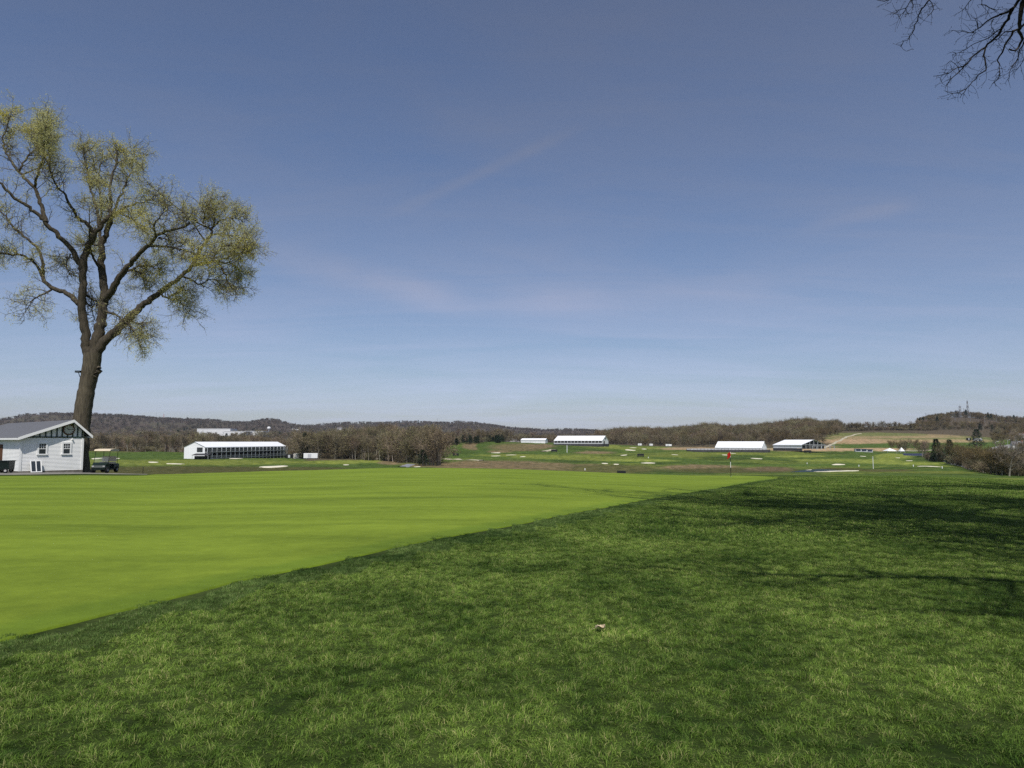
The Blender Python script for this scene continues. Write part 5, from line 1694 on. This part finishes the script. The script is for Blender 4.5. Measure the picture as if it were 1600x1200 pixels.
def tent(label, corner, ang, L, W, eave, ridge, wall_style, bays, side=1, gable=(True, True), hip=0.0, floors=1, name='hospitality_tent', ov=.3):
    t = thing(name, label, 'tent', corner, ang)
    y0, y1 = (0, W) if side > 0 else (-W, 0)
    ym = (y0 + y1) / 2
    s = side
    mb = MB()
    h0, h1 = hip, L - hip
    fy, by = (0 - s * ov), s * (W + ov)
    top = [(h0 - (0 if hip else ov), ym, ridge), (h1 + (0 if hip else ov), ym, ridge)]
    e0, e1 = (-ov, L + ov)
    mb.add([(e0, fy, eave), (e1, fy, eave), (e1, by, eave), (e0, by, eave), *top], [(0, 1, 5, 4), (2, 3, 4, 5)], [(1, 2, 5), (3, 0, 4)] if hip else None)
    mb.build('roof', M_TENT, t)
    MB().box(e0, e1, fy - .06 * s if s > 0 else fy, fy if s > 0 else fy + .06, eave - .45, eave + .02).build('fascia', M_TENT, t)
    for k, on in ((0, gable[0]), (1, gable[1])):
        x = 0 if k == 0 else L
        if on:
            g = MB()
            if not hip:
                g.add([(x, y0, eave), (x, y1, eave), (x, ym, ridge - .08)], None, [(0, 1, 2)])
            g.box(x - .04, x + .04, y0, y1, 0 if wall_style != 'two' else -.4, eave)
            g.build('gable_panel', M_TENT, t)
        else:
            tr = MB()
            tr.add([(x + 1.2, y0, 0), (x + 1.2, y1, 0), (x + 1.2, y1, eave), (x + 1.2, ym, ridge - .4), (x + 1.2, y0, eave)], None, [(0, 1, 2), (0, 2, 4), (4, 2, 3)])
            tr.build('dark_interior', M_DARK, t)
            fr_ = MB()
            for j in range(7):
                yy = y0 + (y1 - y0) * j / 6
                zt = eave + (ridge - eave) * (1 - abs(yy - ym) / (W / 2))
                fr_.bar((x, yy, 0), (x, yy, zt), .22)
            fr_.bar((x, y0, eave), (x, y1, eave), .22); fr_.bar((x, y0, eave), (x, ym, ridge), .25); fr_.bar((x, y1, eave), (x, ym, ridge), .25)
            fr_.build('gable_frame', M_ALU, t)
    return t, y0, y1


def add_posts(t, L, bays, y, z0, z1, w=.22, m=None, x_off=0.0):
    mb = MB().box(-w / 2, w / 2, -w / 2, w / 2, z0, z1)
    me = mb.mesh('post', m or M_ALU)
    for k in range(bays + 1):
        link('post', me, t, (x_off + L * k / bays, y, 0))


# two storey pavilion on the left: runs away from us, open side to the right
Ac = at(320, 711, 350); Bc = at(446, 711, 437)
d_ = Vector((Bc.x - Ac.x, Bc.y - Ac.y, 0)); LL = d_.length; ang = math.atan2(d_.y, d_.x)
z_fl1 = at(320, 706.2, 350).z; base = Vector((Ac.x, Ac.y, z_fl1 - 3.0))
t, y0, y1 = tent('long two storey white pavilion with dark open galleries at the edge of the wood', base, ang, LL, 11.0, 5.35, 8.0, 'two', 20, 1, (True, True), 0)
MB().box(1, LL - .1, 6.0, 6.3, -.2, 5.3).build('back_wall', M_DARK, t)
MB().box(0, LL, -1.3, 10.9, 2.75, 3.05).build('floor_deck', M_DECK, t)
MB().box(0, LL, -1.3, 10.9, -.35, -.1).build('floor_deck', M_DECK, t)
MB().box(.2, LL, -1.2, 10.7, -5.6, -.4).build('base_scrim', M_DARK, t)
add_posts(t, LL - .4, 20, -1.15, -6.0, 5.3, .26, M_ALU, .2)
for z in (3.05, -.1):
    rl = MB()
    for zz in (.55, 1.05):
        rl.box(.3, LL - .3, -1.32, -1.24, z + zz, z + zz + .14)
    rl.build('railing', M_ALU, t)
st_ = MB()
for k in range(18):
    st_.box(-3 - k * .35, -2.65 - k * .35, -2.2, -.5, 2.8 - k * .17, 2.95 - k * .17)
st_ = MB()
for k in range(14):
    st_.box(LL + .2 + .25 * k, LL + .5 + .25 * k, -3.4, -2.0, -.3 - k * .33, -.15 - k * .33)
st_.build('stair', M_ALU, t)
MB().box(-.15, -.05, 1.2, 4.2, 3.0, 5.2).build('gable_window', M_TGLASS, t)
# black awning at its near end
aw = thing('awning', 'black open awning beside the near gable of the two storey pavilion', 'awning', spot(316, 343), 0)
MB().add([(-4, -2.2, 2.2), (4, -2.2, 2.2), (4, 2.2, 2.9), (-4, 2.2, 2.9), (-4, -2.2, 2.05), (4, -2.2, 2.05), (4, 2.2, 2.75), (-4, 2.2, 2.75)], [(0, 1, 2, 3), (7, 6, 5, 4), (0, 4, 5, 1), (3, 2, 6, 7), (0, 3, 7, 4), (1, 5, 6, 2)]).build('canopy', M_DARK, aw)
MB().box(-3.4, 3.2, -.5, 1.8, 0, 1.7).build('stored_crates', M_BLACK, aw)
for x in (-3.8, 3.8):
    for y in (-2, 2):
        MB().box(x - .06, x + .06, y - .06, y + .06, -.4, 2.2).build('leg', M_ALU, aw)

# tents on the rise in the middle
c = spot(941, 585)
t, y0, y1 = tent('long white marquee with open glazed side on the hill crest', (c.x, c.y, at(941, 693.8, 585).z), math.atan2(.34, -.94), 41, 24, 3.0, 6.9, 'open', 14, -1, (True, True), 0)
MB().box(.5, 40.5, -1.3, -1.15, 0, 2.9).build('glazing', M_TGLASS, t)
MB().box(-.5, 41.5, -24.5, 1.5, -2.5, .12).build('floor_deck', M_DARK, t)
add_posts(t, 41, 14, .25, 0, 2.7, .2, M_TENT)
MB().box(-.2, -.06, -9, -5, .1, 2.5).build('door', M_TGLASS, t)
MB().box(-.2, -.06, -13.5, -10.5, 4.0, 5.2).build('vent', M_DARK, t)
MB().box(0, 41, .9, 1.0, .1, 1.0).build('railing', M_ALU, t)
c = spot(852, 610)
t, y0, y1 = tent('short closed white marquee beside the long hilltop marquee', (c.x, c.y, at(852, 692.2, 610).z), math.atan2(.28, -.96), 21.5, 9, 2.6, 4.0, 'closed', 6, -1, (True, True), 0, name='closed_tent')
for k in range(5):
    MB().box(k * 4.3 + .04, k * 4.3 + 4.26, -.06, .0, -1.5, 2.6).build('wall_panel', M_TENT, t)
c = spot(1190, 520)
t, y0, y1 = tent('white roofed tent over a dark raised platform before the wooded hill', (c.x, c.y, at(1190, 702.6, 520).z), math.atan2(.55, -.835), 34, 15, 1.5, 6.0, 'open', 9, -1, (True, True), 0, name='platform_tent')
MB().box(.3, 33.7, -2, -1.8, 0, 1.4).build('back_wall', M_ALU, t)
add_posts(t, 34, 9, .2, -.2, 1.4, .2, M_TENT)
MB().box(-1, 35, -16, 1, -2.5, -.1).build('floor_deck', M_DECK, t)
pl = spot(1140, 505)
gs = thing('grandstand', 'long low black viewing platform in front of the platform tent', 'grandstand', (pl.x, pl.y, at(1140, 705.3, 505).z), R(3))
MB().box(-29, 29, -1, 7, -2.0, 1.0).build('base', M_DARK, gs)
me = MB().box(-.08, .08, -.08, .08, 0, 2.0).mesh('rail_post', M_DARK)
for k in range(24):
    link('rail_post', me, gs, (-28.5 + k * 57 / 23, -.9, .2))
MB().box(-29, 29, -1.0, -.9, 1.9, 2.05).build('rail', M_ALU, gs)
MB().box(-29, 29, 5.5, 7, 1.0, 1.9).build('bench_step', M_DECK, gs)
c = spot(1253, 515)
t, y0, y1 = tent('big white tent with its right gable still an open frame', (c.x, c.y, at(1253, 701.5, 515).z), math.atan2(.86, -.51), 25, 27, 3.0, 6.7, 'closed', 6, -1, (False, True), 0, name='unfinished_tent')
for k in range(5):
    MB().box(k * 5 + .05, k * 5 + 4.95, -.06, .0, .5, 3.0).build('wall_panel', mat('grey_tent_wall', (.62, .63, .65), .6, .3, .05, .4), t)
MB().box(0, 25, -.5, .4, -1.5, .35).build('dark_skirt', M_DARK, t)
for k in range(6):
    MB().box(-8, -7.7, -26 + k * 5 - .12, -26 + k * 5 + .12, -.5, 2.4).build('scaffold_post', M_ALU, t)
MB().box(-8, -7.8, -26.5, -.5, 2.2, 2.4).build('scaffold_rail', M_ALU, t)

# small dark equipment boxes set about the course
first = None
for u, v, dmin, w, lab in ((712, 712.5, 250, 3.6, 'below the crest trees beside a gravel track'), (866, 706.5, 300, 3.8, 'below the marquees at the end of a gravel spur'),
                           (971, 741.3, 150, 2.4, 'in the dry bank just beyond the putting green'), (1001, 713.6, 250, 3.6, 'on the open fairway between small bunkers'),
                           (1262, 708.0, 300, 4.4, 'on the turf in front of the unfinished tent')):
    p = hit(u, v, dmin)
    o = thing('equipment_box', 'low black covered equipment box ' + lab, 'equipment', p, random.uniform(-.3, .3), 'black equipment boxes on the course')
    s = w
    MB().prism([(-.28 * s, .18 * s), (.28 * s, .18 * s), (.28 * s, .40 * s), (.2 * s, .46 * s), (-.2 * s, .46 * s), (-.28 * s, .40 * s)], -.5 * s, .5 * s).build('body', M_BLACK, o)
    MB().box(-.53 * s, .53 * s, -.3 * s, .3 * s, .13 * s, .18 * s).build('skid', M_DARK, o)
    for x in (-.4, .4):
        for y in (-.22, .22):
            MB().box(x * s - .04 * s, x * s + .04 * s, y * s - .04 * s, y * s + .04 * s, -.1 * s, .13 * s).build('leg', M_BLACK, o)

for u, vt, vb, dmin, lab in ((886, 696, 707, 300, 'slim white pole on the slope below the long marquee'), (1364.5, 714.5, 732.5, 150, 'slim white pole standing on the right fairway')):
    p = hit(u, vb, dmin)
    h = (vb - vt) / F * p.y
    o = thing('pole', lab, 'pole', p)
    MB().tube(np.array([(0, 0, -.3), (0, 0, h)]), .11 if u > 1000 else .2, 8, True).build('shaft', M_WHITE, o)
    MB().lathe([(0, h + .25), (.2, h + .1), (0, h)], 8).build('finial', M_WHITE, o)
for u, v, d0 in ((1261, 725, 200), (1342, 729, 150), (914, 735, 150), (1472, 732, 120), (1013, 716, 250), (1427, 729, 150)):
    p = hit(u, v, d0)
    o = thing('tee_marker', 'small white marker post standing in the turf', 'marker', p, group='white marker posts')
    MB().box(-.13, .13, -.13, .13, -.2, .55).build('post', M_WHITE, o)
    MB().prism([(-.15, .55), (.15, .55), (0, .7)], -.15, .15).build('cap', M_WHITE, o)


# trailers and boxes
def box_trailer(label, p, L, H_, rz, cat='trailer', body=None, group=None, name='trailer'):
    o = thing(name, label, cat, p, rz, group)
    MB().prism([(-1.2, .55), (1.2, .55), (1.2, H_ - .1), (1.1, H_), (-1.1, H_), (-1.2, H_ - .1)], -L / 2, L / 2).build('body', body or M_WHITE, o)
    MB().box(-L * .2, L * .05, -1.23, -1.2, .8, H_ - .4).build('door', M_ALU, o)
    for x in (-L * .3, L * .25):
        for y in (-1, 1):
            wheel(o, x, y, .4, .25)
    return o


box_trailer('white box trailer at the left foot of the central wood', spot(486, 395), 7.5, 3.2, R(8))
box_trailer('pale trailer with tarpaulin beside the far end of the two storey pavilion', spot(467, 405), 5.5, 3.4, R(-20), body=mat('pale_tarp', (.6, .56, .5), .8, .2, .1, 2))
box_trailer('black trailer tight against the far end of the two storey pavilion', spot(454, 415), 5, 2.8, R(0), body=M_BLACK)
for u, d, L in ((1000, 690, 3.5), (1017, 688, 3), (1045, 680, 5.5)):
    box_trailer('white service trailer parked at the foot of the wooded hill', spot(u, d), L, 2.3, R(random.uniform(-20, 20)), group='white trailers below the wooded hill')
# navy flat roofed units and small white tents near the right trees
M_NAVY = mat('navy_roof', (.030, .036, .070), .6, .3, .15, .5)
for k, u in enumerate((1340, 1349, 1358)):
    o = thing('cabin_unit', 'dark blue cabin unit in the row along the edge of the dirt lot', 'cabin', spot(u, 548), R(-6), 'row of dark cabin units')
    MB().box(-2.1, 2.1, -1.3, 1.3, -.6, 2.0).build('wall', M_ALU, o)
    MB().box(-2.25, 2.25, -1.45, 1.45, 2.0, 2.3).build('roof', M_NAVY, o)
    MB().box(-1.7, 1.7, -1.34, -1.3, .5, 1.8).build('window', M_NAVY, o)
p = spot(1436, 455)
o = thing('low_building', 'long low building with dark navy roof behind the roadside spruces', 'building', (p.x, p.y, at(1436, 717.5, 455).z), R(-16))
MB().box(-8.5, 8.5, -3, 3, -2.5, 1.6).build('wall', mat('grey_wall', (.36, .35, .36), .8, .2, .1, .4), o)
MB().add([(-9, -3.4, 1.6), (9, -3.4, 1.6), (9, 3.4, 3.6), (-9, 3.4, 3.6), (-9, -3.4, 1.4), (9, -3.4, 1.4)], [(0, 1, 2, 3), (0, 4, 5, 1)]).build('roof', M_NAVY, o)
for k in range(6):
    MB().box(-7.8 + k * 2.7, -6.2 + k * 2.7, -3.05, -3.0, .2, 1.2).build('window', M_GLASS, o)
for u, w, h in ((1390, 7, 3.6), (1408.5, 3.2, 4.4)):
    o = thing('pitched_tent', 'wide white peaked tent by the brown field' if w > 5 else 'narrow white peaked tent by the brown field', 'tent', spot(u, 520))
    MB().add([(-w / 2, -w / 2, 1.6), (w / 2, -w / 2, 1.6), (w / 2, w / 2, 1.6), (-w / 2, w / 2, 1.6), (0, 0, h)], None, [(0, 1, 4), (1, 2, 4), (2, 3, 4), (3, 0, 4)]).build('canopy', M_TENT, o)
    for x in (-1, 1):
        for y in (-1, 1):
            MB().box(x * w * .48 - .06, x * w * .48 + .06, y * w * .48 - .06, y * w * .48 + .06, -.5, 1.6).build('leg', M_ALU, o)

# ------------------------------------------------------------------ far buildings
M_HWALL = mat('house_wall', (.62, .60, .56), .8, .2, .1, .3, obj_var=.2)
M_HROOF = mat('house_roof', (.16, .15, .15), .9, .1, .15, .4, obj_var=.3)


def house(label, p, L, W, h, rz, group=None, name='house', sink=1.5):
    o = thing(name, label, 'house', p, rz, group)
    MB().box(-L / 2, L / 2, -W / 2, W / 2, -sink, h).add([(-L / 2, -W / 2, h), (-L / 2, W / 2, h), (-L / 2, 0, h + W * .38), (L / 2, -W / 2, h), (L / 2, W / 2, h), (L / 2, 0, h + W * .38)], None, [(0, 2, 1), (3, 4, 5)]).build('wall', M_HWALL, o)
    e = .35
    r_ = MB()
    for s in (-1, 1):
        r_.add([(-L / 2 - e, s * (W / 2 + e), h - e * .76), (L / 2 + e, s * (W / 2 + e), h - e * .76), (L / 2 + e, 0, h + W * .38 + .04), (-L / 2 - e, 0, h + W * .38 + .04)], [(0, 1, 2, 3)])
    rr = r_.build('roof', M_HROOF, o)
    MB().box(L * .2, L * .2 + .8, -.4, .4, h + W * .2, h + W * .38 + 1).build('chimney', mat('brick', (.28, .13, .09), .9, .1, .1, 2), rr)
    for x in (-L * .3, 0.0, L * .3):
        MB().box(x - .5, x + .5, -W / 2 - .05, -W / 2, h * .4, h * .75).build('window', M_GLASS, o)
    return o


for k, (u, d, zv) in enumerate(((773, 1080, 686.5), (780, 1120, 686), (786, 1060, 688), (792, 1100, 687), (798, 1140, 686.5), (804, 1090, 688), (811, 1120, 688), (752, 1000, 681), (676, 980, 680), (692, 1000, 680), (768, 1040, 689))):
    p = spot(u, d); p.z = at(u, zv, d).z - 4
    house('pale small house in the village beyond the central rise', p, random.uniform(7, 10), 6.5, 4.2, random.uniform(-.6, .6), 'houses of the far village', sink=14)
for u, d, zv, L in ((160, 2500, 669.5, 16), (205, 2450, 671, 24), (195, 2550, 668.5, 16), (463, 2700, 669.8, 34), (375, 3000, 664, 14), (412, 2600, 671, 18), (530, 2700, 669.5, 18)):
    p = spot(u, d); p.z = at(u, zv, d).z - 6
    house('pale building among the trees of the far ridge', p, L, 10, 6, random.uniform(-.4, .4), 'houses on the far ridge', sink=16)
house('white house with grey roof at the bend of the right road', spot(1592, 640), 11, 8, 4.5, R(-20), None)
house('low pale house below the right road bend', spot(1597, 560), 9, 7, 3.4, R(25), None)
house('ochre walled house on the hillside above the road', spot(1597, 820), 10, 8, 6, R(10), None)
box_trailer('silver trailer at the top corner of the dry field', spot(1528, 800), 9, 3.6, R(-8), body=M_ALU)
box_trailer('black container standing on the dry field', spot(1514, 810), 4, 3.0, R(0), body=M_BLACK)
M_IND = mat('white_metal_cladding', (.70, .70, .69), .7, .2, .03, .05)
for u0, u1, vt, vb, d, lab in ((308, 360, 670.2, 677.0, 1640, 'long white factory hall above the left wood'), (350, 384, 674.2, 678.5, 1560, 'low white annex in front of the factory hall'), (384, 411, 674.0, 679.5, 1600, 'second white hall next to the water tower')):
    z1 = at(u0, vt, d).z; z0 = at(u0, vb, d).z
    xa, xb = slope(u0, vt)[0] * d, slope(u1, vt)[0] * d
    o = thing('factory_hall', lab, 'factory', ((xa + xb) / 2, d, z0))
    hw = (xb - xa) / 2
    MB().box(-hw, hw, 0, 40, -25, z1 - z0).build('wall', M_IND, o)
    MB().box(-hw - .4, hw + .4, -.4, 40.4, z1 - z0, z1 - z0 + .8).build('parapet', M_IND, o)
    for k in range(4):
        MB().box(-hw * .8 + k * hw * .45, -hw * .8 + k * hw * .45 + 4, -.3, -.02, .2, 3.6).build('dock_door', M_ALU, o)
p = at(420, 676, 1800)
o = thing('water_tower', 'white ball shaped water tower on a slim stem above the valley', 'water tower', p)
MB().lathe([(0, 15.2), (2.6, 14.8), (4.1, 13.2), (4.5, 11.2), (4.0, 9.2), (2.2, 7.4), (1.2, 6.8)], 20).build('tank', M_IND, o, smooth=True)
MB().lathe([(1.2, 7.0), (1.0, 3.0), (1.2, -4), (2.2, -22)], 14).build('stem', M_IND, o, smooth=True)

# ------------------------------------------------------------------ masts and poles
M_STEEL = mat('mast_steel', (.20, .20, .21), .6, .4, .1, 1)
M_REDW = mat('red_mast', (.50, .12, .08), .7, .2, .1, 1)


def mast(name, label, p, h, w0, w1, m, group=None, dish=True):
    o = thing(name, label, 'mast', p, R(20), group)
    n = max(4, int(h / (w0 * 1.4)))
    k4 = ((-1, -1), (1, -1), (1, 1), (-1, 1))
    for sx, sy in k4:
        MB().bar((sx * w0 / 2, sy * w0 / 2, -4), (sx * w1 / 2, sy * w1 / 2, h), .30).build('leg', m, o)
    br = MB()
    for i in range(n):
        za, zb = h * i / n, h * (i + 1) / n
        wa, wb = (w0 + (w1 - w0) * i / n) / 2, (w0 + (w1 - w0) * (i + 1) / n) / 2
        for q in range(4):
            (ax, ay), (bx, by) = k4[q], k4[(q + 1) % 4]
            br.bar((ax * wa, ay * wa, za), (bx * wb, by * wb, zb), .18)
            br.bar((bx * wa, by * wa, za), (ax * wb, ay * wb, zb), .18)
    br.build('lattice', m, o)
    MB().tube(np.array([(0, 0, h), (0, 0, h * 1.12)]), .12, 5).build('antenna', m, o)
    if dish:
        MB().lathe([(0, 0), (.8, .15), (1.3, .5)], 10, (0, -.6, h * .7), 'Y').build('dish', M_WHITE, o)
    return o


def top_at(u, vt, d):
    return at(u, vt, d).z


p = spot(1515, 1330); mast('radio_mast', 'tall tapering lattice mast on the crest of the right hill', p, top_at(1515, 626, 1330) - p.z, 5.5, .9, M_STEEL)
p = spot(1503, 1320); mast('radio_mast', 'shorter broad lattice mast hung with antennas on the right hill', p, top_at(1503, 634, 1320) - p.z, 3.4, 2.4, M_STEEL)
p = spot(254, 3200); mast('radio_mast', 'red and white lattice mast on the far left ridge', p, max(25, top_at(254, 653, 3200) - p.z), 6, 2, M_REDW)
for u, vt, d, g in ((1449, 645.5, 1080, 0), (1494.5, 642.5, 1240, 0), (1508.5, 637.5, 1335, 0), (1559, 644.5, 1230, 0), (1541, 650, 1150, 0), (1519, 646, 1150, 0)):
    p = spot(u, d)
    o = thing('utility_pole', 'thin dark utility pole among the trees of the mast hill', 'utility pole', p, group='utility poles on the mast hill')
    h = max(12, top_at(u, vt, d) - p.z)
    MB().tube(np.array([(0, 0, -1), (0, 0, h)]), [.28, .18], 6, True).build('shaft', M_STEEL, o)
    MB().box(-1.6, 1.6, -.1, .1, h - 1.2, h - .9).build('crossarm', M_STEEL, o)
for u, vt, d in ((27, 645, 3300), (242, 645, 3350), (461, 659, 3400), (475, 660, 3400), (683, 653, 3400)):
    p = spot(u, d)
    o = thing('far_mast', 'hair thin mast on the skyline of the far ridge', 'mast', p, group='masts on the far skyline')
    h = max(20, top_at(u, vt, d) - p.z)
    MB().tube(np.array([(0, 0, -3), (0, 0, h)]), [.7, .35], 5, True).build('shaft', M_STEEL, o)
    MB().box(-2, 2, -.2, .2, h * .8, h * .8 + .5).build('crossarm', M_STEEL, o)
for x, y, h in ((0, 0, 0),):
    pass
for u, d in ((1556, 585), (1575, 640), (1590, 600)):
    o = thing('street_lamp', 'slim street lamp beside the bend of the right road', 'street lamp', spot(u, d), group='lamps along the right road')
    MB().tube(np.array([(0, 0, -.3), (0, 0, 8), (.6, 0, 8.8), (1.6, 0, 9)]), [.12, .09, .07, .06], 6).build('post', M_ALU, o)
    MB().box(1.4, 2.3, -.2, .2, 8.85, 9.05).build('lamp_head', M_WHITE, o)

# ------------------------------------------------------------------ haze
hz = MB().box(-9700, 9700, -9700, 9700, -400, 420)
hm = bpy.data.materials.new('thin_haze'); hm.use_nodes = True
hn = hm.node_tree.nodes; hn.clear()
ho = hn.new('ShaderNodeOutputMaterial'); hv = hn.new('ShaderNodeVolumePrincipled')
hv.inputs['Color'].default_value = (.82, .89, 1.0, 1)
hv.inputs['Density'].default_value = HAZE
hv.inputs['Anisotropy'].default_value = 0.0
hm.node_tree.links.new(hv.outputs[0], ho.inputs['Volume'])
if HAZE:
    tag(hz.build('haze', hm), 'thin pale haze over the valley', kind='stuff')
print('objects', len(scene.objects))
